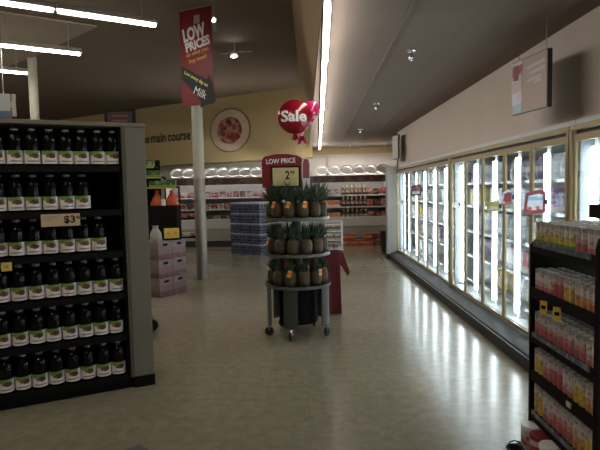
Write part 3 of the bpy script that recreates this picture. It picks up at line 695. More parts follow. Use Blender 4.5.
t = thing('price_sign', 'yellow price sign in a black frame on the pink cartons', 'sign', (q.x, q.y, 0.802), math.radians(22))
B(-.135, .135, -.012, .012, 0.002, 0.20).build('frame', M['ink'], t)
B(-.11, .11, -.016, -.0121, 0.025, 0.175).build('card', M['yellow_card'], t)
for x in (-.05, .05): MB().lathe([(0, 0), (.03, 0), (.03, .003), (0, .003)], 14, sx=.7, mtx=Matrix.Translation((x, -.016, .10)) @ rX).build('print_mark', M['orange_ink'], t)
B(-.1, .1, -.06, .06, 0, 0.002).build('stand_foot', M['ink'], t)
q = pp + pu*0.10 + pn*0.14
tag(MB().lathe([(0, 0), (.075, 0), (.09, .03), (.08, .12), (.05, .17), (.035, .20), (.05, .225), (0, .22)], 14, sx=1, sy=.75).build('pale_bag', M['case_grey'], smooth=True, loc=(q.x, q.y, .802), rz=.5), 'pale grey bag on the pink cartons beside the yellow price sign', 'bag')
# low wheeled table with packs behind the pole
t = thing('display_cart', 'dark two tier display cart behind the cream pole', 'cart', (0, 0, 0))
for z in (0.62, 1.0): B(-2.75, -2.13, 10.3, 10.9, z-.03, z).build('tier', M['black'], t)
for x in (-2.73, -2.15):
    for y in (10.32, 10.88): MB().tube([(x, y, 0), (x, y, 1.0)], 0.018, 8).build('leg', M['black'], t)
mp = bands('wrapped_meat', [(0, (0.28, 0.25, 0.24)), (0.4, (0.16, 0.02, 0.025)), (0.85, (0.26, 0.10, 0.09))], 'Z', blotch=0.8, scale=16, blotch_col=(0.65, 0.6, 0.58), rough=0.3)
wp = bands('white_deli_pack', [(0, (0.45, 0.40, 0.36)), (0.5, (0.5, 0.42, 0.30))], 'Z', blotch=0.8, scale=16, blotch_col=(0.22, 0.10, 0.09), rough=0.3)
op = bands('orange_deli_pack', [(0, (0.62, 0.55, 0.45)), (0.3, (0.55, 0.16, 0.05)), (0.8, (0.55, 0.3, 0.15))], 'Z', blotch=0.6, scale=16, blotch_col=(0.45, 0.10, 0.05), rough=0.3)
rp = bands('red_deli_pack', [(0, (0.12, 0.02, 0.02)), (0.4, (0.40, 0.05, 0.05)), (0.8, (0.3, 0.12, 0.1))], 'Z', blotch=0.7, scale=16, blotch_col=(0.5, 0.42, 0.38), rough=0.3)
dp = bands('dark_sauce_print', [(0, (0.04, 0.02, 0.02)), (0.25, (0.30, 0.22, 0.15)), (0.5, (0.05, 0.02, 0.02)), (0.82, (0.6, 0.45, 0.08))], 'Z', rough=0.25)
def tray_src(name, m, w=.2, d=.26, h=.07):
    mb = MB(); mb.prism([(-w/2+.012, -d/2+.012), (w/2-.012, -d/2+.012), (w/2-.012, d/2-.012), (-w/2+.012, d/2-.012)], 0, h*.5)
    for v in mb.bm.verts:
        if v.co.z > .001: v.co.x *= 1.1; v.co.y *= 1.08
    mb2 = mb.bm
    top = [f for f in mb2.faces if all(v.co.z > .001 for v in f.verts)]
    r = bmesh.ops.inset_individual(mb2, faces=top, thickness=.02)
    for f in top:
        for v in f.verts: v.co.z = h
    return mb.build(name, m, bev=0.004)
T_meat = tray_src('meat_tray', mp); T_white = tray_src('meat_tray', wp); T_red = tray_src('meat_tray', rp)
for ti, z in enumerate((0.62, 1.0)):
    for k in range(3):
        place_simple((T_red, T_white, T_red)[(k+ti) % 3], (-2.63+k*.21, 10.45, z+.001), 0, 'wrapped tray on the %s tier of dark cart, %s from the pole' % (('lower', 'upper')[ti], ORD[3-k]), 'tray', 'wrapped trays on the dark cart')

# ------------------------------------------------------------------ back cases
def case(label, x0, x1, yf):
    t = thing('refrigerated_case', label, 'refrigerated case', (0, 0, 0), 0)
    yb = yf+0.86
    B(x0, x1, yf+.06, yb, 0, 0.16).build('kick_plate', M['case_dark'], t)
    B(x0, x1, yf+.02, yb, 0.16, 0.46).build('lower_panel', M['case_grey'], t)
    MB().prism([(yf+.02, 0.46), (yf-.02, 0.50), (yf-.03, 0.70), (yf-.02, 0.75), (yf+.03, 0.75), (yf+.05, 0.68), (yb-.05, 0.68), (yb-.05, 0.46)], x0, x1, 'X').build('front_lip', M['case_white'], t)
    B(x0+.02, x1-.02, yf-.034, yf-.03, 0.70, 0.735).build('price_rail', M['grey_ink'], t)
    B(x0, x1, yb-.05, yb, 0.46, 1.84).build('back_panel', M['case_inner'], t)
    B(x0, x1, yf+.12, yb, 1.80, 1.84).build('canopy_top', M['case_white'], t)
    B(x0, x1, yf+.10, yf+.12, 1.69, 1.84).build('valance', M['valance'], t)
    B(x0+.03, x1-.03, yf+.14, yf+.19, 1.745, 1.795).build('light_tube', M['case_tube'], t)
    B(x0+.03, x1-.03, yf+.13, yf+.16, 1.8405, 1.865).build('added_uplight', M['added_uplight'], t)  # uplight added to brighten the white wall and foil pans
    B(x0, x1, yf+.10, yf+.12, 1.84, 1.87).build('added_fascia', M['valance'], t)  # raised lip added to hide the uplight
    for x in (x0, x1-.03): B(x, x+.03, yf+.05, yb-.05, 0.68, 1.80).build('end_panel', M['case_white'], t)
    for z, d in ((1.02, .62), (1.34, .5)):
        s = B(x0+.031, x1-.031, yb-.05-d, yb-.051, z-.025, z).build('shelf', M['case_inner'], t)
        B(x0+.031, x1-.031, yb-.056-d, yb-.05-d, z-.03, z+.005).build('price_strip', M['grey_ink'], s)
    return t
CY = 14.15
case('bright meat case with red and white trays, left of pineapples', -3.85, -0.62, CY)
case('bright deli case with bottles and orange packs, beside the pier', -0.60, 2.28, CY)
def dp_bottle():
    t = MB().lathe([(0, 0), (.052, 0), (.055, .01), (.055, .14), (.04, .18), (.02, .21), (.02, .22), (.026, .22), (.026, .262), (0, .262)], 14).build('sauce_bottle', dp, smooth=True); return t
S_b = dp_bottle()
PACKS = []
for nm_, st_, bc_ in (('dark red', [(0, (0.030, 0.007, 0.007)), (.3, (0.132, 0.018, 0.021)), (.7, (0.060, 0.012, 0.012))], (0.228, 0.180, 0.156)), ('white', [(0, (0.252, 0.228, 0.216)), (.4, (0.276, 0.252, 0.240)), (.75, (0.180, 0.060, 0.060))], (0.072, 0.030, 0.030)), ('dark', [(0, (0.018, 0.015, 0.015)), (.5, (0.042, 0.036, 0.030)), (.8, (0.024, 0.018, 0.018))], (0.180, 0.156, 0.120)), ('yellow', [(0, (0.180, 0.132, 0.036)), (.35, (0.252, 0.204, 0.084)), (.75, (0.072, 0.036, 0.018))], (0.240, 0.216, 0.180)), ('pink', [(0, (0.216, 0.096, 0.096)), (.4, (0.252, 0.156, 0.150)), (.75, (0.240, 0.204, 0.192))], (0.120, 0.024, 0.030))):
    PACKS.append((nm_, B(-.075, .075, -.045, .045, 0, .165).build('meat_pack', bands('meat_pack_' + nm_.replace(' ', '_'), st_, 'Z', blotch=.85, scale=17, blotch_col=bc_, rough=.35), bev=.006)))
box_o = B(-.09, .09, -.06, .06, 0, .17).build('deli_pack', op, bev=.004)
box_w = B(-.09, .09, -.06, .06, 0, .17).build('deli_pack', wp, bev=.004)
box_r = B(-.08, .08, -.06, .06, 0, .19).build('deli_pack', rp, bev=.004)
LEV = [('deck', 0.681, CY+.24), ('middle shelf', 1.021, CY+.33), ('top shelf', 1.341, CY+.45)]
rc = random.Random(5)
for ln, z, y in LEV:
    k = 0; x = -0.80
    while x > -3.75:
        if rc.random() < (.35 if ln == 'top shelf' else .5):
            src = rc.choices((T_meat, T_white, T_red), (4, 2, 2))[0]
            place_simple(src, (x, y, z), rc.uniform(-.03, .03), 'wrapped meat tray lying on %s of meat case, place %s from pineapples' % (ln, ORD[k+1]), 'meat tray', 'meat goods in the left case')
            place_simple(rc.choice((T_red, T_meat, T_white)), (x, y+.005, z+.073), rc.uniform(-.03, .03), 'upper wrapped meat tray of a pair on %s of meat case, place %s' % (ln, ORD[k+1]), 'meat tray', 'meat goods in the left case')
            x -= 0.235
        else:
            nm, src = PACKS[rc.choices(range(5), (3, 3, 3, 1, 3))[0]]
            place_simple(src, (x+.025, y, z), rc.uniform(-.1, .1), '%s meat pack standing on %s of meat case, place %s from pineapples' % (nm, ln, ORD[k+1]), 'meat pack', 'meat goods in the left case')
            x -= 0.185
        k += 1
for li, (ln, z, y) in enumerate(LEV):
    x = 0.30; k = 0
    while x < 2.18 and k < 17:
        if x < 1.0: src, nm = ((box_o, 'orange deli pack') if ln != 'top shelf' else [(PACKS[3][1], 'yellow deli pack'), (PACKS[1][1], 'white deli pack')][k % 2])
        elif x < 1.70: src, nm = (S_b, 'dark sauce bottle with yellow cap')
        else: src, nm = [(box_r, 'red deli pack'), (PACKS[0][1], 'dark red deli pack')][k % 2]
        wd = .122 if src is S_b else .19
        place_simple(src, (x, y, z), 0, '%s on %s of the deli case, place %s' % (nm, ln, ORD[k+1]), 'deli item', 'goods in the deli case')
        if src is not S_b and ln != 'top shelf':
            place_simple(src, (x, y+.14, z), 0, '%s in second row on %s of deli case, place %s' % (nm, ln, ORD[k+1]), 'deli item', 'goods in the deli case')
        x += wd; k += 1
# foil pans leaning on top of the cases
def pan():
    t = thing('foil_pan', '', 'pan')
    MB().lathe([(0, 0), (.14, 0), (.165, .05), (.20, .057), (.20, .052), (.17, .042), (.147, .006), (0, .006)], 28, sx=1.1, sy=.76).build('pan_body', M['foil'], t, smooth=True)
    MB().lathe([(.196, .054), (.208, .056), (.208, .063), (.196, .061)], 28, sx=1.1, sy=.76).build('rolled_rim', M['foil'], t, smooth=True)
    return t
pan0 = pan(); first = True
rg = random.Random(9)
for k in range(16):
    left = k < 10
    x = (-3.55+k*.315) if left else (0.48+(k-10)*.335)
    rot = (math.radians(rg.uniform(45, 49)), math.radians(rg.uniform(-22, -20)), math.radians(rg.uniform(40, 42)))
    loc = (x, CY+.36+0, 1.84+.17)
    lab = 'silver foil pan leaning on top of the %s case, %s from the pier' % (('meat', 'deli')[not left], ORD[(10-k) if left else (16-k)])
    if first: pan0.location = loc; pan0.rotation_euler = rot; pan0['label'] = lab; pan0['group'] = 'foil pans on the back cases'; first = False
    else: dup(pan0, loc, 0, lab, rot=rot)
# red and yellow cartons on the floor before the deli case
rb_m = bands('red_yellow_carton', [(0, (0.32, 0.03, 0.02)), (0.3, (0.52, 0.30, 0.06)), (0.72, (0.36, 0.05, 0.03))], 'Z', blotch=0.6, scale=14, blotch_col=(0.4, 0.08, 0.05))
rd_m = bands('dark_red_carton', [(0, (0.10, 0.015, 0.02)), (0.4, (0.20, 0.03, 0.04))], 'Z', blotch=0.7, scale=14, blotch_col=(0.32, 0.2, 0.18))
f1 = B(-.105, .105, -.13, .13, 0, .155).build('floor_carton', rb_m, bev=.004); f2 = B(-.105, .105, -.13, .13, 0, .155).build('floor_carton', rd_m, bev=.004)
for lay in range(2):
    for k in range(7):
        if lay == 1 and k in (3, 6): continue
        src = f2 if k >= 5 else f1
        place_simple(src, (0.78+k*.218, 13.88, lay*.156+.0005), random.uniform(-.03, .03), '%s carton on floor before deli case, %s layer, %s from the red table' % (('red and yellow', 'dark red')[k >= 5], ('bottom', 'top')[lay], ORD[k+1]), 'carton', 'floor cartons before the deli case')
tag(MB().lathe([(0, 0), (.10, 0), (.12, .45), (.13, .46), (.13, .49), (.11, .49), (.10, .46), (0, .02)], 18).build('waste_bin', M['rubber'], smooth=True, loc=(1.88, 12.3, 0)), 'black bin on the floor beside the pale pier', 'bin')

# ------------------------------------------------------------------ water packs
def water_pack():
    n = 6; w2, d2, r = .155, .19, .031; pts = []
    def edge(ax, ay, bx, by, k):
        for i in range(k):
            for s_ in range(4):
                f = (i + s_/4)/k; b_ = math.sin(PI*(s_/4))*.008
                nx, ny = (by-ay), -(bx-ax); L = math.hypot(nx, ny)
                pts.append((ax+(bx-ax)*f+nx/L*b_, ay+(by-ay)*f+ny/L*b_))
    edge(-w2, -d2, w2, -d2, 5); edge(w2, -d2, w2, d2, 6); edge(w2, d2, -w2, d2, 5); edge(-w2, d2, -w2, -d2, 6)
    t = thing('water_pack', '', 'water pack')
    MB().prism(pts, 0, .21).build('film_wrap', M['water'], t)
    mb = MB()
    for i in range(5):
        for j in range(6): mb.lathe([(.018, .205), (.0155, .243), (0, .244)], 8, cx=-w2+.031+i*.062, cy=-d2+.0317+j*.0634)
    o = mb.build('bottle_caps', M['white_wire'], t); o['kind'] = 'stuff'
    return t
wp0 = water_pack(); first = True
WA = math.radians(-37.5); wu = Vector((math.cos(WA), math.sin(WA), 0)); wn = Vector((-math.sin(WA), math.cos(WA), 0))
wo = Vector((-1.86, 12.72, 0))
for lay in range(5):
    for row in range(2):
        for col in range(3):
            q = wo + wu*(0.165+0.335*col) + wn*(0.2+0.41*row)
            loc = (q.x+random.uniform(-.003, .003), q.y+random.uniform(-.003, .003), lay*.247+.0005)
            lab = 'blue wrapped water bottle pack, %s row, %s column from the pole, %s layer up' % (('front', 'back')[row], ORD[col+1], ORD[lay+1])
            if first: wp0.location = loc; wp0.rotation_euler = (0, 0, WA); wp0['label'] = lab; wp0['group'] = 'water packs in the stack'; first = False
            else: dup(wp0, loc, WA+random.uniform(-.006, .006), lab)

# ------------------------------------------------------------------ pineapple stand
SX, SY, SR = -0.095, 5.40, 0.34
TZ = [(1.215, 'top'), (0.85, 'middle'), (0.53, 'bottom')]
def arc_wall(mb, r0, r1, a0, a1, z0, z1, n=10):
    pts = [(r1*math.cos(a0+(a1-a0)*i/n), r1*math.sin(a0+(a1-a0)*i/n)) for i in range(n+1)] + [(r0*math.cos(a1+(a0-a1)*i/n), r0*math.sin(a1+(a0-a1)*i/n)) for i in range(n+1)]
    return mb.prism(pts, z0, z1)
t = thing('display_stand', 'round grey three tier wheeled stand loaded with pineapples', 'display stand', (SX, SY, 0))
for z, nm in TZ:
    MB().lathe([(0, z-.02), (SR-.01, z-.02), (SR-.01, z), (0, z)], 40).build('tier_tray', M['drum'], t, smooth=True)
    MB().lathe([(SR-.009, z-.018), (SR+.003, z-.014), (SR+.005, z+.014), (SR-.001, z+.014), (SR-.009, z+.001)], 48).build('tier_rim', M['rim'], t, smooth=True)
MB().lathe([(0, .11), (.05, .11), (.05, 1.19), (.025, 1.215), (.025, 1.5), (0, 1.5)], 20).build('centre_post', M['drum'], t, smooth=True)
MB().lathe([(0, .13), (.2, .13), (.2, .505), (0, .505)], 36).build('inner_drum', M['black'], t)
for a, hw in ((-103, 13), (-170, 20), (-24, 17), (58, 22), (125, 22)):
    arc_wall(MB(), .312, .324, math.radians(a-hw), math.radians(a+hw), .118, .509).build('skirt_panel', M['drum'], t)
for px, py in ((-.305, -.085), (-.072, -.31), (.29, -.135), (.165, .27), (-.18, .262)):
    w_ = MB().tube([(px, py, .115), (px, py, .06)], .016, 8).build('caster_fork', M['steel'], t)
    MB().lathe([(0, -.014), (.042, -.014), (.047, -.008), (.047, .008), (.042, .014), (0, .014)], 18, mtx=Matrix.Translation((px, py, .0475)) @ Matrix.Rotation(random.uniform(0, 3), 4, 'Z') @ rX).build('caster_wheel', M['rubber'], w_, smooth=True)
# sign on top of the stand
t = thing('price_sign', 'red arched LOW PRICE sign with a cream card above the pineapples', 'sign', (SX-.135, SY-.075, 0), 0)
arch = [(-.205, 1.53), (.205, 1.53), (.205, 1.80)] + [(.205-.07+.07*math.cos(q), 1.80+.055*math.sin(q)) for q in (.4, .8, 1.2)] + [(.06, 1.87), (-.06, 1.87)] + [(-.205+.07-.07*math.cos(q), 1.80+.055*math.sin(q)) for q in (1.2, .8, .4)] + [(-.205, 1.80)]
MB().prism(arch, -.008, .008, 'Y').build('board', M['sign_red'], t)
lettering('LOW PRICE', t, M['white_ink'], (-.01, 1.80, .30, .05), -.009, math.radians(2), .02)
B(-.11, .185, -.03, -.012, 1.53, 1.745).build('card_frame', M['ink'], t)
B(-.095, .168, -.033, -.0301, 1.545, 1.73).build('card', M['cream_card'], t)
lettering('2', t, M['ink'], (.055, 1.655, .045, .085), -.0335, 0, .02)
lettering('99', t, M['ink'], (.105, 1.68, .045, .035), -.0335, 0, .02)
for k in range(2): B(-.08, -.01, -.0345, -.0332, 1.705-.018*k, 1.711-.018*k).build('text_line', M['faint_ink'], t)
MB().tube([(.1, .05, 1.35), (.1, .02, 1.53), (.1, .01, 1.6)], .008, 6).build('sign_post', M['steel'], t)
t = thing('price_sign', 'second red and white sign set behind the cream price card', 'sign', (SX+.105, SY-.04, 0), math.radians(50))
MB().prism([(-.06, 1.5), (.06, 1.5), (.06, 1.78), (.035, 1.83), (-.035, 1.83), (-.06, 1.78)], -.006, .006, 'Y').build('board', M['white_wall'], t)
MB().prism([(-.05, 1.62), (.05, 1.62), (.05, 1.77), (.03, 1.815), (-.03, 1.815), (-.05, 1.77)], -.009, -.0061, 'Y').build('red_print', M['sign_red'], t)
MB().tube([(0, .012, 1.3), (0, .012, 1.6)], .005, 6).build('sign_post', M['steel'], t)
# pineapples
def pine_body():
    bm = bmesh.new(); seg, rings = 20, 18; R_ = []
    for j in range(rings+1):
        f = j/rings; z = f*.172
        r = .0585*(1-abs(2*f-1)**3.0)**.5 if 0 < f < 1 else 0
        ring = []
        for i in range(seg):
            a = 2*PI*(i+.5*(j % 2))/seg
            rr = r + (.0035 if (i+j//2) % 2 == 0 else -.001)
            ring.append(bm.verts.new((rr*math.cos(a), rr*math.sin(a), z)) if r > 0 else None)
        R_.append(ring)
    lo = bm.verts.new((0, 0, 0)); hi = bm.verts.new((0, 0, .172))
    for j in range(1, rings-1):
        for i in range(seg):
            k = (i+1) % seg; o_ = R_[j]; p_ = R_[j+1]
            bm.faces.new((o_[i], o_[k], p_[k], p_[i]))
    for i in range(seg): bm.faces.new((lo, R_[1][(i+1) % seg], R_[1][i])); bm.faces.new((hi, R_[rings-1][i], R_[rings-1][(i+1) % seg]))
    mb = MB(); mb.bm.free(); mb.bm = bm; return mb
def crown_mesh(h, seed):
    r_ = random.Random(seed); mb = MB(); bm = mb.bm
    for layer, (n, tilt, L) in enumerate(((8, 48, .62), (8, 33, .82), (7, 18, .95), (5, 7, 1.05))):
        for i in range(n):
            a = 2*PI*(i+.5*layer)/n + r_.uniform(-.15, .15); tl = math.radians(tilt+r_.uniform(-7, 7)); le = h*L*r_.uniform(.85, 1.08); wd = .0155
            pts = []
            for q in range(5):
                f = q/4; rad = .012+le*(math.sin(tl)*f + .18*f*f*math.sin(tl)); z = .167+le*math.cos(tl)*f*(1-.25*f*math.sin(tl)); ww = wd*(1-f**1.6)+.0006
                c_ = Vector((math.cos(a)*rad, math.sin(a)*rad, z)); s_ = Vector((-math.sin(a), math.cos(a), 0))*ww
                up = Vector((-math.cos(a)*math.cos(tl), -math.sin(a)*math.cos(tl), math.sin(tl)))*ww*-.45
                pts.append((bm.verts.new(c_-s_-up), bm.verts.new(c_+up*.6), bm.verts.new(c_+s_-up)))
            for p_, q_ in zip(pts, pts[1:]):
                bm.faces.new((p_[0], p_[1], q_[1], q_[0])); bm.faces.new((p_[1], p_[2], q_[2], q_[1]))
    return mb
def pineapple(h, seed, tagged):
    t = thing('pineapple', '', 'pineapple')
    pine_body().build('fruit_body', M['pine'], t, smooth=True)
    crown_mesh(h, seed).build('leaf_crown', M['crown'], t)
    if tagged:
        mt = Matrix.Translation((.012, -.058, .150)) @ Matrix.Rotation(math.radians(18), 4, 'Y') @ Matrix.Rotation(math.radians(-12), 4, 'X')
        MB().box(-.021, .021, -.0015, .0015, -.042, .022, mtx=mt).build('hang_tag', M['tag_orange'], t)
    return t
protos = {}
def put_pine(tall, tagged, loc, rz, label):
    key = (tall, tagged)
    if key not in protos:
        o = pineapple({'top': .22, 'middle': .142, 'bottom': .108}[tall], 3+len(protos), tagged); protos[key] = o
        o.location = loc; o.rotation_euler = (0, 0, rz); o['label'] = label; o['group'] = 'pineapples on the round stand'
    else: dup(protos[key], loc, rz, label)
TAGS = {'top': (1, 2, 3, 5), 'middle': (0,), 'bottom': (0, 2, 4)}
for z, nm in TZ:
    for k in range(12):
        a = math.radians(-165+30*k + (7 if nm == 'middle' else 0))
        loc = (SX+.262*math.cos(a), SY+.262*math.sin(a), z+.001)
        front = k < 6; tagged = front and k in TAGS[nm]
        if front: lab = 'pineapple%s, %s from the left along the front of %s tier' % (' with an orange tag' if tagged else '', ORD[k+1], nm)
        else: lab = 'pineapple, %s from the right along the back of %s tier' % (ORD[k-5], nm)
        put_pine(nm, tagged, loc, (a+PI/2) if tagged else random.uniform(0, 6), lab)
    if nm == 'top':
        for k in range(3):
            a = math.radians(-126+120*k)
            put_pine('top', False, (SX+.128*math.cos(a), SY+.128*math.sin(a), z+.001), k*1.3, 'inner pineapple around the post on the top tier, %s in the ring' % ORD[k+1])
# balloons
def balloon_round():
    t = thing('foil_balloon', 'round red foil balloon reading Sale above the pineapples', 'balloon', (-0.088, 5.28, 2.235), math.radians(3))
    t.scale = (.9, .9, .9)
    mb = MB(); mb.lathe([(0, -.085), (.06, -.083), (.12, -.066), (.165, -.035), (.186, -.006), (.19, 0), (.186, .006), (.165, .035), (.12, .066), (.06, .083), (0, .085)], 36, mtx=rX)
    for v in mb.bm.verts:
        r = math.hypot(v.co.x, v.co.z)
        if r > .15: v.co.y += .004*math.sin(16*math.atan2(v.co.z, v.co.x))
    mb.build('balloon_body', M['foil_red'], t, smooth=True)
    o = lettering('Sale', t, M['white_ink'], (-.012, 0, .285, .125), 0, 0, .03)
    for v in o.data.vertices:
        r = min(math.hypot(v.co.x, v.co.z)/.19, .98); v.co.y += -.087*(1-r*r)**.62 - .004
    mb = MB()
    mb.prism([(-.018, -.185), (.018, -.185), (.045, -.26), (.02, -.25), (0, -.265), (-.02, -.25), (-.04, -.262)], -.003, .003, 'Y').build('neck_tail', M['foil_red'], t)
    for x in (-.015, .03): MB().tube([(x*.2, 0, -.25), (x, .02, -.45), (x*.6, .05, -.50)], .0016, 5).build('ribbon', M['string'], t)
balloon_round()
def balloon_heart():
    t = thing('foil_balloon', 'pink dotted heart foil balloon tucked behind the round red one', 'balloon', (-0.02, 5.45, 2.245), math.radians(-25))
    t.scale = (1.08, 1.0, 1.08)
    n = 44; outl = []
    for i in range(n):
        q = 2*PI*i/n; outl.append((.0115*16*math.sin(q)**3, .0115*(13*math.cos(q)-5*math.cos(2*q)-2*math.cos(3*q)-math.cos(4*q))+.02))
    mb = MB(); rings = []
    for s, d in ((1, 0), (.93, .03), (.75, .058), (.5, .075), (.25, .083)):
        rings.append([mb.bm.verts.new((x*s, -d, z*s)) for x, z in outl])
    back = [[mb.bm.verts.new((v.co.x, -v.co.y, v.co.z)) for v in r] for r in rings[1:]]
    def strip(a, b):
        for i in range(n): mb.bm.faces.new((a[i], a[(i+1) % n], b[(i+1) % n], b[i]))
    for a, b in zip(rings, rings[1:]): strip(a, b)
    for a, b in zip([rings[0]]+back, back): strip(a, b)
    mb.bm.faces.new(rings[-1]); mb.bm.faces.new(back[-1])
    mb.build('balloon_body', M['dotted'], t, smooth=True)
    MB().prism([(-.02, -.17), (.02, -.17), (.05, -.25), (.0, -.23), (-.05, -.255)], -.003, .003, 'Y').build('neck_tail', M['dotted'], t)
    MB().tube([(0, 0, -.23), (-.02, -.01, -.5), (-.05, -.03, -.70)], .0016, 5).build('ribbon', M['string'], t)
balloon_heart()

# ------------------------------------------------------------------ red table with wire rack
t = thing('cloth_table', 'table under a dark red cloth behind the pineapple stand', 'table', (0, 0, 0))
B(-.30, .385, 6.2, 6.95, .70, .745).build('tabletop', M['housing'], t)
for x in (-.26, .34):
    for y in (6.24, 6.9): B(x-.02, x+.02, y-.02, y+.02, 0, .70).build('leg', M['housing'], t)
mb = MB(); nn = 60; topv = []; botv = []
per = [(-.315, 6.185), (.40, 6.185), (.40, 6.965), (-.315, 6.965)]
pts = []
for (ax, ay), (bx, by) in zip(per, per[1:]+per[:1]):
    for i in range(15): pts.append((ax+(bx-ax)*i/15, ay+(by-ay)*i/15))
cx, cy = .04, 6.57
for i, (x, y) in enumerate(pts):
    topv.append(mb.bm.verts.new((x, y, .75)))
    f = 1+.035*math.sin(i*1.3); botv.append(mb.bm.verts.new((cx+(x-cx)*f*1.01, cy+(y-cy)*f*1.01, .012)))
for i in range(len(pts)): mb.bm.faces.new((topv[i], topv[(i+1) % len(pts)], botv[(i+1) % len(pts)], botv[i]))
mb.bm.faces.new(topv)
mb.build('red_cloth', M['cloth'], t)
MB().prism([(.405, .752), (.44, .748), (.52, .50), (.49, .455), (.405, .60)], 6.2, 6.22, 'Y').build('cloth_corner', M['cloth'], t)
t = thing('wire_rack', 'small white wire rack of packs on the red table', 'rack', (0.33, 6.40, .752))
for z in (.02, .13, .24): B(-.10, .12, -.09, .09, z-.008, z).build('wire_shelf', M['white_wire'], t)
for x in (-.095, .115):
    for y in (-.085, .085): MB().tube([(x, y, 0), (x, y, .36)], .006, 6).build('post', M['white_wire'], t)
MB().tube([(-.095, -.085, .355), (.115, -.085, .355), (.115, .085, .355), (-.095, .085, .355)], .006, 6).build('top_frame', M['white_wire'], t)
sp_ = B(-.045, .045, -.06, .06, 0, .075).build('snack_box', bands('brown_snack_box', [(0, (0.45, 0.42, 0.36)), (.35, (0.2, 0.1, 0.05)), (.75, (.5, .45, .38))], 'Z', blotch=.5, scale=20), bev=.004)
for li, z in enumerate((.02, .13, .24)):
    for k in range(2): place_simple(sp_, (.28+k*.1, 6.39, .752+z+.001), 0, 'brown snack box on the %s tier of white rack, %s' % (('lower', 'middle', 'upper')[li], ('inner', 'outer')[k]), 'box', 'snack boxes on the white rack')

# ------------------------------------------------------------------ dark carton rack, near right
RX, RY0, RY1 = 1.262, 2.25, 2.885
RZ = [1.185, 0.93, 0.68, 0.465, 0.235]
t = thing('carton_rack', 'dark brown rack of drink cartons standing in front of freezers', 'rack', (0, 0, 0))
prof = [(RX-.012, 0)] + [(RX-.012, 1.22), (RX, 1.262), (RX+.03, 1.283), (RX+.08, 1.29), (RX+.16, 1.30), (RX+.40, 1.30), (RX+.40, 0)]
MB().prism(prof, RY0-.03, RY0, 'Y').build('side_panel', M['rack'], t, bev=.004)
MB().prism([(RX-.012, 0), (RX-.012, 1.17), (RX+.02, 1.20), (RX+.40, 1.20), (RX+.40, 0)], RY1, RY1+.022, 'Y').build('side_panel', M['rack'], t, bev=.003)
for z in RZ:
    s = B(RX, RX+.395, RY0+.001, RY1-.001, z-.022, z).build('shelf', M['rack'], t)
    B(RX-.010, RX, RY0+.001, RY1-.001, z-.055, z+.004).build('shelf_lip', M['rack'], s)
    if z != RZ[1] and z != RZ[3]: B(RX-.0125, RX-.0101, RY0+.03, RY1-.02, z-.02, z+.008).build('price_strip', M['rack_strip'], s)
B(RX-.09, RX+.395, RY0+.001, RY1-.001, 0.0, .04).build('base', M['rack'], t)
ccols = {
 'green and yellow': [(0, (0.173, 0.280, 0.054)), (.16, (0.540, 0.432, 0.108)), (.5, (0.540, 0.519, 0.453)), (.82, (0.345, 0.324, 0.303))],
 'pink and white': [(0, (0.486, 0.141, 0.141)), (.22, (0.497, 0.389, 0.378)), (.45, (0.561, 0.507, 0.497)), (.82, (0.367, 0.335, 0.335))],
 'red': [(0, (0.367, 0.054, 0.065)), (.35, (0.389, 0.075, 0.087)), (.62, (0.497, 0.324, 0.324)), (.82, (0.324, 0.291, 0.291))],
 'yellow': [(0, (0.561, 0.389, 0.054)), (.42, (0.540, 0.411, 0.108)), (.66, (0.540, 0.507, 0.453)), (.82, (0.367, 0.335, 0.324))],
 'orange and white': [(0, (0.540, 0.216, 0.065)), (.28, (0.540, 0.324, 0.173)), (.5, (0.561, 0.519, 0.497)), (.82, (0.367, 0.335, 0.324))],
 'rose': [(0, (0.453, 0.118, 0.118)), (.36, (0.476, 0.237, 0.226)), (.55, (0.497, 0.443, 0.443)), (.82, (0.324, 0.303, 0.303))],
}
def carton_src(cn, st, h):
    """sleeve of drink bottles: two rounded bottle fronts show in the sleeve"""
    w_, d_ = .0490, .15
    pts = []
    for i in range(2):
        for s_ in range(6): pts.append((-.011*math.sin(PI*s_/5.0) , -w_+i*w_+w_*s_/5.0)) if not (i and s_ == 0) else None
    poly = pts + [(d_, w_), (d_, -w_)]
    poly = [(x, y) for x, y in poly]
    m = bands('carton_'+cn.replace(' ', '_'), st, 'Z', blotch=.65, scale=48, blotch_col=(0.15, 0.10, 0.12))
    t = thing('drink_pack', '', 'drink carton')
    MB().prism(poly, 0, h).build('sleeve', m, t)
    mb = MB()
    for y in (-.026, .026):
        for x in (.022, .075, .128): mb.lathe([(.017, h), (.0165, h+.004), (0, h+.0045)], 10, cx=x, cy=y)
    o = mb.build('bottle_tops', M['grey_ink'], t); o['kind'] = 'stuff'
    return t
layout = [
 (1.185, .112, ['green and yellow', 'green and yellow', 'green and yellow', 'green and yellow', 'rose', 'pink and white'], 'top'),
 (0.93, .108, ['pink and white', 'pink and white', 'red', 'yellow', 'orange and white', 'orange and white'], 'second'),
 (0.68, .118, ['rose', 'rose', 'rose', 'rose', 'rose', 'pink and white'], 'third'),
 (0.465, .125, ['yellow', 'rose', 'red', 'pink and white', 'yellow', 'orange and white'], 'fourth'),
 (0.235, .155, ['yellow', 'pink and white', 'rose', 'rose', 'orange and white', 'yellow'], 'lowest'),
]
csrc = {}
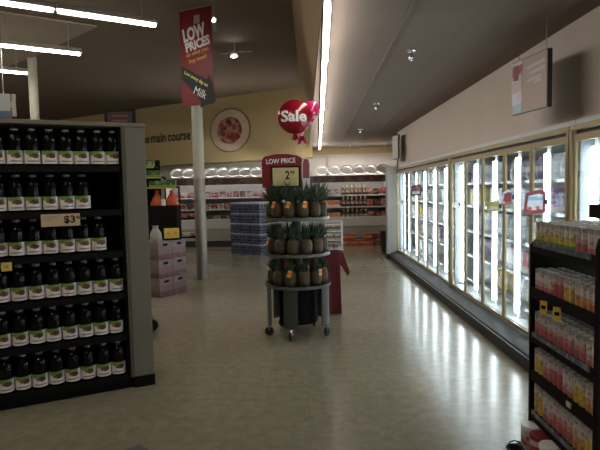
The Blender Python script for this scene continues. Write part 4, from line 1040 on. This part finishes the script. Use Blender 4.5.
for z, h, seq, nm in layout:
    for k, cn in enumerate(seq):
        y = RY1-.055-k*.1055; key = (cn, h); loc = (RX+.012, y, z+.0008)
        lab = '%s drink carton on %s shelf of dark rack, %s from far end' % (cn, nm, ORD[k+1])
        if key not in csrc:
            o = carton_src(cn, ccols[cn], h); csrc[key] = o; o.location = loc; o['label'] = lab; o['group'] = 'drink cartons on the dark rack'
        else: dup(csrc[key], loc, 0, lab)
        if nm in ('top',):
            dup(csrc[key], (RX+.19, y, z+.0008), 0, lab.replace('drink carton on', 'rear drink carton on'))
for k, y in enumerate((2.69, 2.545)):
    t = thing('price_tag', 'yellow price tag hanging below the second rack shelf, %s' % ('farther one', 'nearer one')[k], 'price tag', (RX-.03, y, .885), math.radians(38))
    B(-.002, .0, -.019, .019, -.06, .012).build('card', M['yellow_card'], t)
    B(-.003, -.0021, -.012, .012, -.03, -.012).build('print', M['ink'], t)
    B(.0, .014, -.006, .006, .0, .012).build('clip', M['rubber'], t)
tag(B(RX-.018, RX-.0115, 2.43, 2.47, .43, .455).build('price_tag', M['tag_paper']), 'small tan tag on the fourth shelf edge of dark rack', 'price tag')
tag(B(1.42, 1.60, 2.36, 2.62, 1.331, 1.40).build('storage_box', M['rack'], bev=.006), 'black box lying on top of the rack cartons', 'box')
# goods on the floor tray in front of the rack
tubm = bands('red_white_tub', [(0, (.4, .38, .38)), (.25, (.40, .06, .05)), (.7, (.55, .5, .48))], 'Z', blotch=.8, scale=24, blotch_col=(.5, .46, .44))
tubb = bands('blue_tub', [(0, (.10, .24, .34)), (.5, (.34, .38, .42)), (.8, (.4, .36, .36))], 'Z', blotch=.5, scale=24)
tubw = bands('amber_tub', [(0, (.5, .26, .06)), (.5, (.55, .5, .45))], 'Z', blotch=.5, scale=24)
for k, (mm, cn) in enumerate(((tubm, 'red and white'), (tubm, 'red and white'), (tubb, 'blue'), (tubw, 'amber'), (tubw, 'amber'))):
    t = thing('powder_tub', '%s tub at the foot of the rack, %s from its far end' % (cn, ORD[k+1]), 'tub', (RX-.03, 2.822-k*.112, .0405), 0, 'tubs at the foot of the rack')
    MB().lathe([(0, 0), (.05, 0), (.053, .01), (.053, .112), (0, .112)], 20).build('tub_body', mm, t, smooth=True)
    MB().lathe([(.055, .109), (.055, .126), (.05, .132), (0, .132)], 20).build('lid', M['white_wire'] if k != 1 else M['sign_red'], t, smooth=True)
t = thing('basket', 'small black basket on the floor by the rack foot', 'basket', (1.115, 2.76, 0))
MB().lathe([(0, 0), (.03, 0), (.042, .07), (.046, .07), (.046, .078), (.038, .078), (.028, .008), (0, .008)], 14).build('basket_body', M['rubber'], t)
MB().tube([(-.04, 0, .075), (-.028, 0, .105), (0, 0, .115), (.028, 0, .105), (.04, 0, .075)], .004, 6).build('handle', M['rubber'], t)
for _n, _o in PACKS:
    if _o.name not in used: bpy.data.objects.remove(_o)
for _o in (box_w, T_meat, T_white, T_red):
    if _o.name not in used: bpy.data.objects.remove(_o)
